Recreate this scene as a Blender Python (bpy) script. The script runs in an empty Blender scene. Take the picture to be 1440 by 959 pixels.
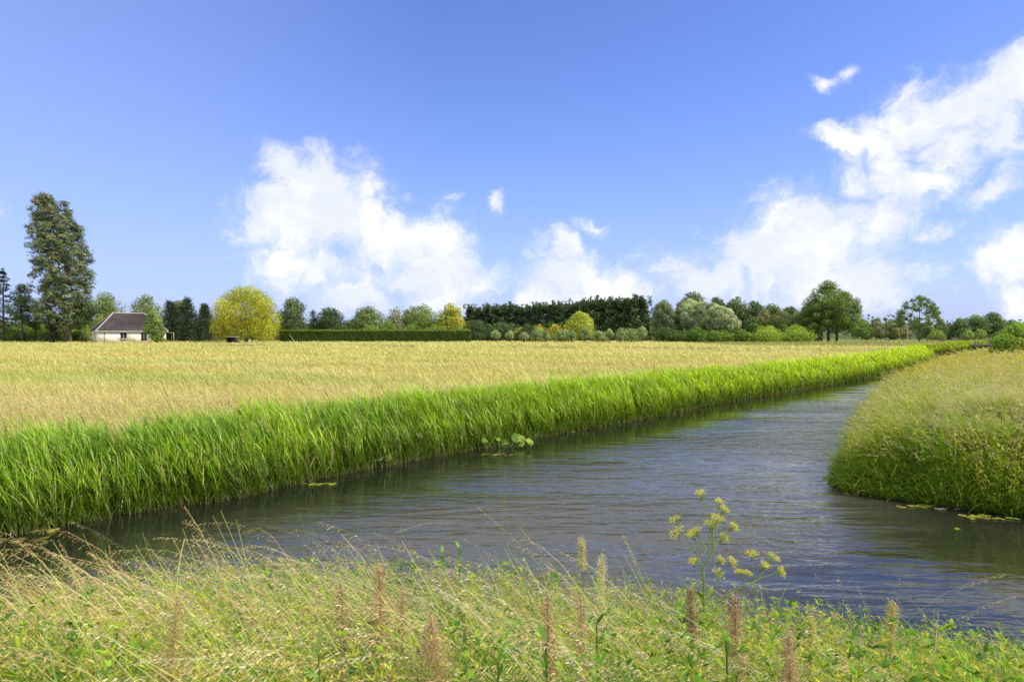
import bpy, math, random
import numpy as np
R = math.radians
rng = np.random.default_rng(7)
random.seed(7)
scene = bpy.context.scene
col = scene.collection
HC = 3.0          # camera height above the meadow
WZ = -0.6         # water level
F = 960.0         # focal length in photo pixels (24 mm on 36 mm, 1440 px)
HY = 466.0        # horizon row

# ------------------------------------------------------------------ helpers
def U(a, b, n=None): return rng.uniform(a, b, n)
def norm(v): return v / np.maximum(np.linalg.norm(v, axis=-1, keepdims=True), 1e-9)
def px2x(px, d): return (px - 720.0) * d / F

class MB:
    def __init__(s): s.v = []; s.f = []; s.c = []; s.n = 0
    def add(s, v, f, c):
        v = np.asarray(v, float).reshape(-1, 3); f = np.asarray(f, int)
        c = np.asarray(c, float)
        if c.ndim == 1: c = np.tile(c, (len(v), 1))
        s.v.append(v); s.f.append(f + s.n); s.c.append(c[:, :3]); s.n += len(v)
        return s
    def build(s, name, mat, parent=None, smooth=False):
        me = bpy.data.meshes.new(name)
        v = np.concatenate(s.v); c = np.concatenate(s.c)
        me.vertices.add(len(v)); me.vertices.foreach_set('co', v.astype(np.float32).ravel())
        li = np.concatenate([f.ravel() for f in s.f])
        ls = np.concatenate([np.full(len(f), f.shape[1]) for f in s.f])
        st = np.concatenate([[0], np.cumsum(ls)[:-1]])
        me.loops.add(len(li)); me.loops.foreach_set('vertex_index', li.astype(np.int32))
        me.polygons.add(len(ls)); me.polygons.foreach_set('loop_start', st.astype(np.int32))
        me.polygons.foreach_set('loop_total', ls.astype(np.int32))
        if smooth: me.polygons.foreach_set('use_smooth', np.ones(len(ls), bool))
        a = me.color_attributes.new('Col', 'FLOAT_COLOR', 'POINT')
        a.data.foreach_set('color', np.concatenate([c, np.ones((len(c), 1))], 1).astype(np.float32).ravel())
        me.update(calc_edges=True)
        me.materials.append(mat)
        o = bpy.data.objects.new(name, me); col.objects.link(o)
        if parent: o.parent = parent
        return o

def tag(o, label=None, cat=None, group=None, kind=None):
    if label: o['label'] = label
    if cat: o['category'] = cat
    if group: o['group'] = group
    if kind: o['kind'] = kind
    return o
def empty(name, loc, label, cat, group=None, rz=0.0):
    o = bpy.data.objects.new(name, None); col.objects.link(o)
    o.location = loc; o.rotation_euler = (0, 0, rz); o.empty_display_size = .3
    return tag(o, label, cat, group)
def copy_tree(o, parent=None):
    c = o.copy(); col.objects.link(c)
    if parent: c.parent = parent
    for ch in list(o.children): copy_tree(ch, c)
    return c

# ---- vectorised blades of grass: curved tapering strips
def curve(P, az, L, lean, curl, K=8, ex=1.4):
    """points (n,K+1,3) and unit tangents of a strip bending toward azimuth az"""
    n = len(P); t = (np.arange(K) + .5) / K
    th = lean[:, None] + curl[:, None] * t[None, :] ** ex
    dx = np.sin(th) * np.cos(az)[:, None]; dy = np.sin(th) * np.sin(az)[:, None]; dz = np.cos(th)
    T = np.stack([dx, dy, dz], -1)
    pts = np.concatenate([np.zeros((n, 1, 3)), np.cumsum(T * (L / K)[:, None, None], 1)], 1) + P[:, None, :]
    return pts, np.concatenate([T, T[:, -1:]], 1)
def blades(mb, P, az, L, W, lean, curl, cb, ct, K=4, face=None, prof=None, ex=1.4):
    n = len(P)
    if n == 0: return
    pts, T = curve(P, az, L, lean, curl, K, ex)
    if face is None: face = U(0, math.pi, n)
    wv = np.stack([np.cos(face), np.sin(face), np.zeros(n)], -1)
    t = np.linspace(0, 1, K + 1)
    if prof is None: prof = np.clip(np.minimum(.55 + 1.5 * t, 1.02 - t ** 2.2), .04, 1)
    off = wv[:, None, :] * (W[:, None] * prof[None, :] * .5)[..., None]
    v = np.stack([pts - off, pts + off], 2).reshape(-1, 3)
    k = np.arange(K); base = (np.arange(n) * 2 * (K + 1))[:, None]
    f = np.stack([base + 2 * k, base + 2 * k + 1, base + 2 * k + 3, base + 2 * k + 2], -1).reshape(-1, 4)
    cc = cb[:, None, :] * (1 - t)[None, :, None] + ct[:, None, :] * t[None, :, None]
    mb.add(v, f, np.repeat(cc[:, :, None, :], 2, 2).reshape(-1, 3))
def diamonds(mb, P, D, L, W, c, nrm=None, fold=0.0):
    """leaf-like quads: base P, direction D (unit), length L, width W"""
    n = len(P)
    if n == 0: return
    if nrm is None: nrm = norm(rng.normal(size=(n, 3)))
    side = norm(np.cross(D, nrm)); up = np.cross(side, D)
    L = np.broadcast_to(L, n)[:, None]; W = np.broadcast_to(W, n)[:, None]
    a = P; b = P + D * L * .45 + side * W * .5 + up * W * fold; d = P + D * L * .45 - side * W * .5 + up * W * fold
    e = P + D * L
    v = np.stack([a, b, e, d], 1).reshape(-1, 3)
    f = np.arange(4 * n).reshape(n, 4)
    mb.add(v, f, np.repeat(c, 4, 0))
def bentleaves(mb, P, az, L, W, lean, curl, c, K=3, c2=None):
    prof = np.array([.12, .95, .8, .05]) if K == 3 else None
    n = len(P)
    pts, T = curve(P, az, L, lean, curl, K)
    wv = np.stack([-np.sin(az), np.cos(az), np.zeros(n)], -1)
    wv = norm(wv + .35 * rng.normal(size=(n, 3)))
    off = wv[:, None, :] * (W[:, None] * prof[None, :] * .5)[..., None]
    v = np.stack([pts - off, pts + off], 2).reshape(-1, 3)
    k = np.arange(K); base = (np.arange(n) * 2 * (K + 1))[:, None]
    f = np.stack([base + 2 * k, base + 2 * k + 1, base + 2 * k + 3, base + 2 * k + 2], -1).reshape(-1, 4)
    mb.add(v, f, np.repeat(c, 2 * (K + 1), 0))
def vary(c, n, s=.15, h=.08):
    c = np.tile(np.array(c, float), (n, 1)) if np.ndim(c) == 1 else np.array(c, float)
    return np.clip(c * (1 + rng.normal(0, s, (n, 1))) * (1 + rng.normal(0, h, (n, 3))), .004, .95)
def mixc(cs, n, p=None):
    cs = np.array(cs, float); i = rng.choice(len(cs), n, p=p); return cs[i]
def tube(mb, pts, rad, c, K=7, cap=False):
    pts = np.array(pts, float); m = len(pts)
    rad = np.broadcast_to(rad, m)
    T = norm(np.gradient(pts, axis=0)); ref = np.array([.13, .21, .97])
    if abs(T[0] @ ref) > .93: ref = np.array([1., .1, 0])
    A = norm(np.cross(T, ref)); B = np.cross(T, A)
    a = np.linspace(0, 2 * math.pi, K, endpoint=False)
    v = pts[:, None] + rad[:, None, None] * (A[:, None] * np.cos(a)[None, :, None] + B[:, None] * np.sin(a)[None, :, None])
    i = np.arange(m - 1)[:, None] * K; j = np.arange(K)[None]; j2 = (j + 1) % K
    f = np.stack([i + j, i + j2, i + K + j2, i + K + j], -1).reshape(-1, 4)
    mb.add(v.reshape(-1, 3), f, np.array(c, float))
    if cap:
        mb.add(v[-1], np.arange(K)[None], np.array(c, float)); mb.add(v[0][::-1], np.arange(K)[None], np.array(c, float))
def box(mb, x0, x1, y0, y1, z0, z1, c=(.5, .5, .5)):
    v = [(x, y, z) for z in (z0, z1) for y in (y0, y1) for x in (x0, x1)]
    f = [(0, 2, 3, 1), (4, 5, 7, 6), (0, 1, 5, 4), (2, 6, 7, 3), (0, 4, 6, 2), (1, 3, 7, 5)]
    mb.add(v, f, np.array(c, float))

# ------------------------------------------------------------------ materials
def nt_new(name):
    m = bpy.data.materials.new(name); m.use_nodes = True
    nt = m.node_tree; nt.nodes.clear()
    return m, nt, nt.nodes, nt.links
def leaf_mat(name, trans=.35, rough=.55, nscale=0, spec=.3, tcol=(1.15, 1.2, .55)):
    m, nt, N, L = nt_new(name)
    out = N.new('ShaderNodeOutputMaterial'); a = N.new('ShaderNodeVertexColor'); a.layer_name = 'Col'
    p = N.new('ShaderNodeBsdfPrincipled'); p.inputs['Roughness'].default_value = rough
    p.inputs['Specular IOR Level'].default_value = spec
    t = N.new('ShaderNodeBsdfTranslucent'); mx = N.new('ShaderNodeMixShader'); mx.inputs[0].default_value = trans
    src = a.outputs[0]
    if nscale:
        tc = N.new('ShaderNodeTexCoord'); no = N.new('ShaderNodeTexNoise'); no.inputs['Scale'].default_value = nscale
        no.inputs['Detail'].default_value = 3
        mr = N.new('ShaderNodeMapRange'); mr.inputs[1].default_value = .3; mr.inputs[2].default_value = .7
        mr.inputs[3].default_value = .7; mr.inputs[4].default_value = 1.3
        L.new(tc.outputs['Object'], no.inputs[0]); L.new(no.outputs[0], mr.inputs[0])
        vm = N.new('ShaderNodeVectorMath'); vm.operation = 'SCALE'; L.new(src, vm.inputs[0]); L.new(mr.outputs[0], vm.inputs[3]); src = vm.outputs[0]
    L.new(src, p.inputs['Base Color'])
    tv = N.new('ShaderNodeVectorMath'); tv.operation = 'MULTIPLY'; tv.inputs[1].default_value = tcol
    L.new(src, tv.inputs[0]); L.new(tv.outputs[0], t.inputs['Color'])
    L.new(p.outputs[0], mx.inputs[1]); L.new(t.outputs[0], mx.inputs[2]); L.new(mx.outputs[0], out.inputs[0])
    return m
def solid_mat(name, c, rough=.8, nscale=8, amp=.15, metal=0, bump=0, vcol=False):
    m, nt, N, L = nt_new(name)
    out = N.new('ShaderNodeOutputMaterial'); p = N.new('ShaderNodeBsdfPrincipled')
    p.inputs['Roughness'].default_value = rough; p.inputs['Metallic'].default_value = metal
    tc = N.new('ShaderNodeTexCoord'); no = N.new('ShaderNodeTexNoise'); no.inputs['Scale'].default_value = nscale; no.inputs['Detail'].default_value = 6
    mr = N.new('ShaderNodeMapRange'); mr.inputs[1].default_value = .25; mr.inputs[2].default_value = .75
    mr.inputs[3].default_value = 1 - amp; mr.inputs[4].default_value = 1 + amp
    vm = N.new('ShaderNodeVectorMath'); vm.operation = 'SCALE'; vm.inputs[0].default_value = c
    if vcol:
        a = N.new('ShaderNodeVertexColor'); a.layer_name = 'Col'; L.new(a.outputs[0], vm.inputs[0])
    L.new(tc.outputs['Object'], no.inputs[0]); L.new(no.outputs[0], mr.inputs[0]); L.new(mr.outputs[0], vm.inputs[3])
    L.new(vm.outputs[0], p.inputs['Base Color'])
    if bump:
        b = N.new('ShaderNodeBump'); b.inputs['Strength'].default_value = bump; L.new(no.outputs[0], b.inputs['Height']); L.new(b.outputs[0], p.inputs['Normal'])
    L.new(p.outputs[0], out.inputs[0])
    return m

M_leaf = leaf_mat('foliage', .3, .6)
M_reed = leaf_mat('reed_leaf', .42, .42, spec=.4)
M_grass = leaf_mat('grass_leaf', .38, .6, spec=.15)
M_straw = leaf_mat('straw', .3, .6, spec=.25, tcol=(1.1, 1.0, .7))
M_bark = solid_mat('bark', (.09, .07, .05), .9, 3, .35, bump=.6)
M_barkv = solid_mat('bark_vc', (.1, .08, .06), .9, 3, .3, bump=.5, vcol=True)
M_wood = solid_mat('weathered_wood', (.16, .13, .1), .85, 5, .3, bump=.4)
M_palewood = solid_mat('pale_wood', (.42, .36, .28), .85, 5, .25, bump=.3)
M_render = solid_mat('white_render', (.74, .70, .63), .85, 2.5, .08, bump=.15)
M_frame = solid_mat('painted_frame', (.6, .6, .57), .5, 4, .05)
M_dark = solid_mat('dark_metal', (.03, .032, .035), .55, 6, .2)

# ------------------------------------------------------------------ world
SUN_EL, SUN_AZ = R(46), R(106)     # azimuth clockwise from +Y
world = bpy.data.worlds.new('World'); scene.world = world; world.use_nodes = True
def build_world():
    nt = world.node_tree; N = nt.nodes; L = nt.links; N.clear()
    out = N.new('ShaderNodeOutputWorld'); bg = N.new('ShaderNodeBackground')
    sky = N.new('ShaderNodeTexSky'); sky.sky_type = 'NISHITA'; sky.sun_disc = False
    sky.sun_elevation = SUN_EL; sky.sun_rotation = SUN_AZ
    sky.air_density = 1.0; sky.dust_density = .6; sky.ozone_density = 2.0
    bg.inputs['Strength'].default_value = .13
    tc = N.new('ShaderNodeTexCoord')
    def math_(op, a, b=None, c=None, clamp=False):
        n = N.new('ShaderNodeMath'); n.operation = op; n.use_clamp = clamp
        for i, x in enumerate((a, b, c)):
            if x is None: continue
            if isinstance(x, (int, float)): n.inputs[i].default_value = x
            else: L.new(x, n.inputs[i])
        return n.outputs[0]
    def vmath(op, a, b=None, c=None):
        n = N.new('ShaderNodeVectorMath'); n.operation = op
        for i, x in enumerate((a, b, c)):
            if x is None: continue
            if isinstance(x, (tuple, list)): n.inputs[i].default_value = x
            else: L.new(x, n.inputs[i])
        return n
    def noise(vec, scale, detail, rough=.55, dist=0):
        n = N.new('ShaderNodeTexNoise'); n.inputs['Scale'].default_value = scale; n.inputs['Detail'].default_value = detail
        n.inputs['Roughness'].default_value = rough; n.inputs['Distortion'].default_value = dist
        L.new(vec, n.inputs['Vector']); return n
    def mrange(x, a, b, c=0, d=1, smooth=True):
        n = N.new('ShaderNodeMapRange'); n.interpolation_type = 'SMOOTHSTEP' if smooth else 'LINEAR'
        L.new(x, n.inputs[0]); n.inputs[1].default_value = a; n.inputs[2].default_value = b
        n.inputs[3].default_value = c; n.inputs[4].default_value = d; return n.outputs[0]
    d = vmath('NORMALIZE', tc.outputs['Generated']).outputs[0]
    w1 = noise(d, 9, 5, .6)
    wv = vmath('SUBTRACT', w1.outputs['Color'], (.5, .5, .5)).outputs[0]
    wv = vmath('SCALE', wv); wv.inputs[3].default_value = .10; wv = wv.outputs[0]
    dw = vmath('ADD', d, wv).outputs[0]
    sx = N.new('ShaderNodeSeparateXYZ'); L.new(dw, sx.inputs[0])
    az = math_('ARCTAN2', sx.outputs[0], sx.outputs[1])
    el = math_('ARCSINE', sx.outputs[2])
    cb = N.new('ShaderNodeCombineXYZ'); L.new(az, cb.inputs[0]); L.new(el, cb.inputs[1]); P = cb.outputs[0]
    # clouds: (px, py, rx, ry, weight) measured as bearing / elevation
    B = [(398,238,34,24,0),(440,262,55,38,.1),(392,305,52,46,.1),(478,312,72,50,.2),(388,365,48,34,-.1),(455,375,80,34,-.25),
         (550,350,62,42,.1),(625,352,48,44,.05),(600,392,70,40,.1),(500,420,52,24,0),(650,392,40,28,0),(700,288,12,22,-.3),(585,268,26,12,-.45),
         (640,280,20,12,-.5),(795,385,42,36,.05),(830,410,70,26,.1),(760,405,36,26,0),(890,415,60,14,-.15),(800,345,22,22,-.2),(845,320,26,14,-.5),
         (1000,395,60,26,.1),(1080,365,80,48,.2),(1160,340,80,58,.15),(1130,305,50,34,0),(1225,318,62,42,0),(1180,400,100,40,.1),(1245,262,56,30,-.05),
         (1232,200,36,34,0),(1280,180,62,42,.1),(1350,150,76,40,.15),(1425,135,66,46,.2),(1310,255,76,28,-.1),(1400,205,60,42,-.05),(1400,275,50,20,-.4),
         (1160,205,32,22,-.2),(1156,124,26,14,-.3),(1190,118,20,16,-.5),(1440,368,56,42,.1),(1450,420,50,34,0),(1300,330,60,16,-.5),(945,385,30,14,-.4),
         (1200,262,55,46,-.15),(1340,205,80,44,0),(1240,240,44,40,-.05),(1180,215,30,26,-.1),(1130,340,60,44,.1),(1540,180,90,70,.2),(1560,380,90,60,.1),(-160,300,120,80,0),(-260,200,90,60,.1)]
    acc = None
    for (x, y, rx, ry, w) in B:
        a0 = math.atan((x - 720) / F); e0 = math.atan((HY - y) / math.hypot(F, x - 720))
        ra = rx / F * math.cos(a0) ** 2 * 1.12; re = ry / F * math.cos(a0) * 1.12
        q = vmath('MULTIPLY_ADD', P, (1 / ra, 1 / re, 0), (-a0 / ra, -e0 / re, 0)).outputs[0]
        ln = vmath('LENGTH', q).outputs['Value']
        v = math_('SUBTRACT', 1 + w, ln)
        acc = v if acc is None else math_('SMOOTH_MAX', acc, v, .35)
    # unseen high cloud added overhead and behind so the ripples mirror grey
    n0 = noise(d, 2.2, 4, .55)
    hi = math_('ADD', math_('MULTIPLY', n0.outputs[0], 5.0), -1.35)
    s0 = N.new('ShaderNodeSeparateXYZ'); L.new(d, s0.inputs[0])
    hm = mrange(s0.outputs[2], .45, .55)
    back = mrange(s0.outputs[1], .45, .1)
    hm = math_('MAXIMUM', hm, math_('MULTIPLY', back, mrange(s0.outputs[2], .02, .2)))
    hi = math_('SUBTRACT', hi, math_('MULTIPLY', math_('SUBTRACT', 1.0, hm), 6.0))
    acc = math_('MAXIMUM', acc, hi)
    sc = vmath('MULTIPLY', dw, (1, 1, 1.25)).outputs[0]
    n1 = noise(sc, 13, 10, .62, .25)
    n2 = noise(sc, 38, 8, .6, .2)
    fb = math_('ADD', math_('MULTIPLY', n1.outputs[0], 2.6), math_('MULTIPLY', n2.outputs[0], 1.15))
    fb = math_('SUBTRACT', fb, 1.86)
    dens = math_('ADD', acc, fb)
    alpha = math_('POWER', mrange(dens, -.62, .72), 1.7)
    core = mrange(dens, .1, .95)
    # shading inside clouds: soft grey blue hollows and bases
    n3 = noise(dw, 11, 6, .55)
    sh = mrange(n3.outputs[0], .36, .62)
    shade = math_('MAXIMUM', math_('MULTIPLY', core, .45), sh)
    ccol = N.new('ShaderNodeMix'); ccol.data_type = 'RGBA'
    ccol.inputs[6].default_value = (5.6, 6.2, 7.9, 1); ccol.inputs[7].default_value = (8.0, 8.05, 8.2, 1)
    L.new(shade, ccol.inputs[0])
    # sky colour: Nishita graded
    tint = vmath('MULTIPLY', sky.outputs[0], SKY_TINT).outputs[0]
    haze = mrange(s0.outputs[2], 0.0, .42, 1, 0, False)
    haze = math_('POWER', haze, 2.0)
    hz = N.new('ShaderNodeMix'); hz.data_type = 'RGBA'; L.new(tint, hz.inputs[6]); hz.inputs[7].default_value = (3.5, 4.35, 7.8, 1)
    L.new(math_('MULTIPLY', haze, .55), hz.inputs[0])
    # paler toward the left of the meadow
    lf = mrange(s0.outputs[0], -.1, -.75, 0, .5, False)
    hz2 = N.new('ShaderNodeMix'); hz2.data_type = 'RGBA'; L.new(hz.outputs[2], hz2.inputs[6]); hz2.inputs[7].default_value = (3.5, 4.35, 7.9, 1)
    L.new(lf, hz2.inputs[0])
    mx = N.new('ShaderNodeMix'); mx.data_type = 'RGBA'
    L.new(alpha, mx.inputs[0]); L.new(hz2.outputs[2], mx.inputs[6]); L.new(ccol.outputs[2], mx.inputs[7])
    L.new(mx.outputs[2], bg.inputs[0]); L.new(bg.outputs[0], out.inputs[0])
SKY_TINT = (.96, 1.06, 1.70)
build_world()
try:
    world.cycles.sampling_method = 'MANUAL'; world.cycles.sample_map_resolution = 512
except Exception: pass
sun = bpy.data.lights.new('sun', 'SUN'); sun.energy = 5.0; sun.angle = R(.6); sun.color = (1, .95, .86)
so = bpy.data.objects.new('sun', sun); col.objects.link(so)
sd = np.array([math.sin(SUN_AZ) * math.cos(SUN_EL), math.cos(SUN_AZ) * math.cos(SUN_EL), math.sin(SUN_EL)])
so.rotation_euler = (R(90) - SUN_EL, 0, math.atan2(sd[0], -sd[1])); so.location = (0, -20, 60)

# ------------------------------------------------------------------ camera
cam = bpy.data.cameras.new('camera'); cam.lens = 24; cam.sensor_width = 36; cam.clip_start = .05; cam.clip_end = 9000
cam.dof.use_dof = True; cam.dof.focus_distance = 14; cam.dof.aperture_fstop = 9
co = bpy.data.objects.new('camera', cam); col.objects.link(co); co.location = (0, 0, HC)
co.rotation_euler = (R(90) - math.atan(13.5 / F), 0, 0)
scene.camera = co
scene.view_settings.view_transform = 'Standard'; scene.view_settings.look = 'None'
scene.cycles.max_bounces = 6; scene.cycles.transparent_max_bounces = 6; scene.cycles.diffuse_bounces = 3

# ------------------------------------------------------------------ river & terrain
LEFT = [(-120,-112),(-30,-11.5),(-9.1,12.1),(-7.5,13.9),(-6.2,14.8),(-4.4,17.5),(-2.3,19.9),(-.45,21.9),(1.3,24),(6.05,29),(8.4,32.3),(16.1,40.7),
        (22.4,47.3),(32.9,59.6),(43.4,73.5),(52,85),(56,91)]
DITCH = [(57,94),(53,97.5),(20,112),(-60,140),(-60,144),(20,116.5),(54,102),(63,104)]
FAR = [(75,117),(95,141),(120,172),(260,330)]
RIGHT = [(266,324),(128,167),(104,138),(82,108),(70,94),(58,83),(46,70),(36.5,59),(29,49),(22.6,40),(17.2,32.5),(12.4,24.6),(9.7,19.6),(8.0,16.8),(7.4,15.2)]
RLOW = [(8.2,14.4),(9.9,13.2),(20,6),(40,-8),(120,-64)]
NEAR = [(120,-76),(34,-17),(16,-2),(9,3.2),(6.5,5.1),(4,6.3),(1.5,7.2),(-2,7.7),(-5,7.6),(-8.5,5.2),(-20,-6),(-60,-50),(-112,-105)]
POLY = np.array(LEFT + DITCH + FAR + RIGHT + RLOW + NEAR, float)
RZONE = np.array(RIGHT[::-1][0:0] + RIGHT + RLOW + [(900, -64), (900, 324)], float)
NZONE = np.array(NEAR + [(-300, -105), (-300, -900), (300, -900), (300, -76)], float)
def inside(poly, x, y):
    r = np.zeros(x.shape, bool); n = len(poly)
    for i in range(n):
        x1, y1 = poly[i]; x2, y2 = poly[(i + 1) % n]
        c = ((y1 > y) != (y2 > y)) & (x < (x2 - x1) * (y - y1) / (y2 - y1 + 1e-12) + x1)
        r ^= c
    return r
def distline(pts, x, y, closed=False):
    best = np.full(x.shape, 1e9); n = len(pts); m = n if closed else n - 1
    for i in range(m):
        a = pts[i]; b = pts[(i + 1) % n]; dx, dy = b[0] - a[0], b[1] - a[1]
        t = np.clip(((x - a[0]) * dx + (y - a[1]) * dy) / (dx * dx + dy * dy), 0, 1)
        best = np.minimum(best, np.hypot(x - a[0] - t * dx, y - a[1] - t * dy))
    return best
def wob(x, y, s, seed=0):
    return (np.sin(x * s + 1.3 * seed) * np.cos(y * s * 1.13 + seed * 2.1) + .5 * np.sin(x * s * 2.3 + y * s * 1.7 + seed) +
            .3 * np.sin(x * s * 4.1 - y * s * 3.7 + seed * 3)) / 1.8
def ground(x, y):
    x = np.asarray(x, float); y = np.asarray(y, float)
    s = distline(POLY, x, y, True); ins = inside(POLY, x, y)
    rz = inside(RZONE, x, y); nz = inside(NZONE, x, y)
    zf = np.minimum(0, WZ + s * .55)
    zn = np.where(s < 2.2, WZ + .47 * s, WZ + 1.034 + .2 * (s - 2.2)); zn = np.minimum(zn, 1.45)
    zr = np.where(s < 1.1, WZ + .85 * s, WZ + .935 + .13 * (s - 1.1)); zr = np.minimum(zr, 1.35)
    fade = np.clip((400 - np.hypot(x, y)) / 200, 0, 1)
    z = np.where(nz, zn, np.where(rz, zr, zf))
    z = np.where(z > 0, z * fade, z)
    z = z + .06 * wob(x, y, .35, 1) * np.clip(s / 3, 0, 1)
    z = z + .03 * wob(x, y, 1.1, 4) * np.clip(s, 0, 1)
    return np.where(ins, WZ - .12 - .6 * np.minimum(s, 2.2), z)
def axis(a, b, st, lim):
    c = list(np.arange(a, b + .01, st)); x, g = b, st
    while x < lim: g *= 1.16; x += g; c.append(x)
    x, g = a, st; pre = []
    while x > -lim: g *= 1.16; x -= g; pre.append(x)
    return np.array(pre[::-1] + c)
def build_ground():
    xs = axis(-22, 40, .4, 5000); ys = axis(-4, 60, .4, 6000)
    X, Y = np.meshgrid(xs, ys); Z = ground(X, Y)
    nx, ny = len(xs), len(ys); i = np.arange(nx - 1)[None] + np.arange(ny - 1)[:, None] * nx
    f = np.stack([i, i + 1, i + 1 + nx, i + nx], -1).reshape(-1, 4)
    g = wob(X, Y, .05, 3)
    m, nt, N, L = nt_new('meadow_soil')
    out = N.new('ShaderNodeOutputMaterial'); p = N.new('ShaderNodeBsdfPrincipled'); p.inputs['Roughness'].default_value = .95
    p.inputs['Specular IOR Level'].default_value = .1
    a = N.new('ShaderNodeVertexColor'); a.layer_name = 'Col'
    tc = N.new('ShaderNodeTexCoord'); no = N.new('ShaderNodeTexNoise'); no.inputs['Scale'].default_value = .6; no.inputs['Detail'].default_value = 9; no.inputs['Roughness'].default_value = .7
    mr = N.new('ShaderNodeMapRange'); mr.inputs[1].default_value = .3; mr.inputs[2].default_value = .7; mr.inputs[3].default_value = .6; mr.inputs[4].default_value = 1.35
    vm = N.new('ShaderNodeVectorMath'); vm.operation = 'SCALE'
    L.new(tc.outputs['Object'], no.inputs[0]); L.new(no.outputs[0], mr.inputs[0]); L.new(a.outputs[0], vm.inputs[0]); L.new(mr.outputs[0], vm.inputs[3])
    L.new(vm.outputs[0], p.inputs['Base Color']); L.new(p.outputs[0], out.inputs[0])
    s = distline(POLY, X, Y, True); rz = inside(RZONE, X, Y) | inside(NZONE, X, Y)
    c = field_col(X.ravel(), Y.ravel()) * .7
    c[(s < 3).ravel()] = (.022, .024, .010)
    c[(inside(POLY, X, Y)).ravel()] = (.03, .028, .015)
    c[(rz & (s > 1)).ravel()] = (.07, .08, .025)
    mb = MB(); mb.add(np.stack([X, Y, Z], -1).reshape(-1, 3), f, c)
    tag(mb.build('ground', m, smooth=True), kind='structure')
def field_col(x, y):
    """straw meadow with green and rusty patches"""
    n = len(x)
    straw = np.array([.72, .65, .26]); gold = np.array([.72, .61, .23]); green = np.array([.45, .52, .13]); pale = np.array([.78, .71, .36])
    a = wob(x * .6, y * 1.6, .07, 2); b = wob(x * .5, y * 2.2, .11, 7); e = wob(x, y * 1.5, .3, 5)
    k = np.clip(.5 + .5 * a, 0, 1)[:, None]; c = straw * k + gold * (1 - k)
    k = np.clip(.9 * b - .05 + .45 * e, 0, .75)[:, None]; c = c * (1 - k) + green * k
    k = np.clip(-.7 * e - .3 * a, 0, .6)[:, None]; c = c * (1 - k) + pale * k
    d_ = wob(x * .35, y * 1.0, .16, 13)
    k = np.clip(d_ * 1.3 - .15, 0, .55)[:, None]; c = c * (1 - k) + np.array([.54, .56, .16]) * k
    k = np.clip(-d_ * 1.3 - .2, 0, .45)[:, None]; c = c * (1 - k) + np.array([.66, .52, .22]) * k
    # green hollow at the left, near the house side of the meadow
    k = np.exp(-(((x + 27) / 9) ** 2 + ((y - 40) / 6) ** 2))[:, None] * .75; c = c * (1 - k) + green * 1.1 * k
    # beyond the meadow: mown green verge on the right
    k = np.clip((y - 128 + .25 * (x - 60)) / 12, 0, 1)[:, None] * (x > 45)[:, None] * .75; c = c * (1 - k) + np.array([.26, .28, .08]) * k
    k = np.clip((y - 230) / 20, 0, 1)[:, None]; c = c * (1 - k) + np.array([.12, .16, .04]) * k
    return c
build_ground()

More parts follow.
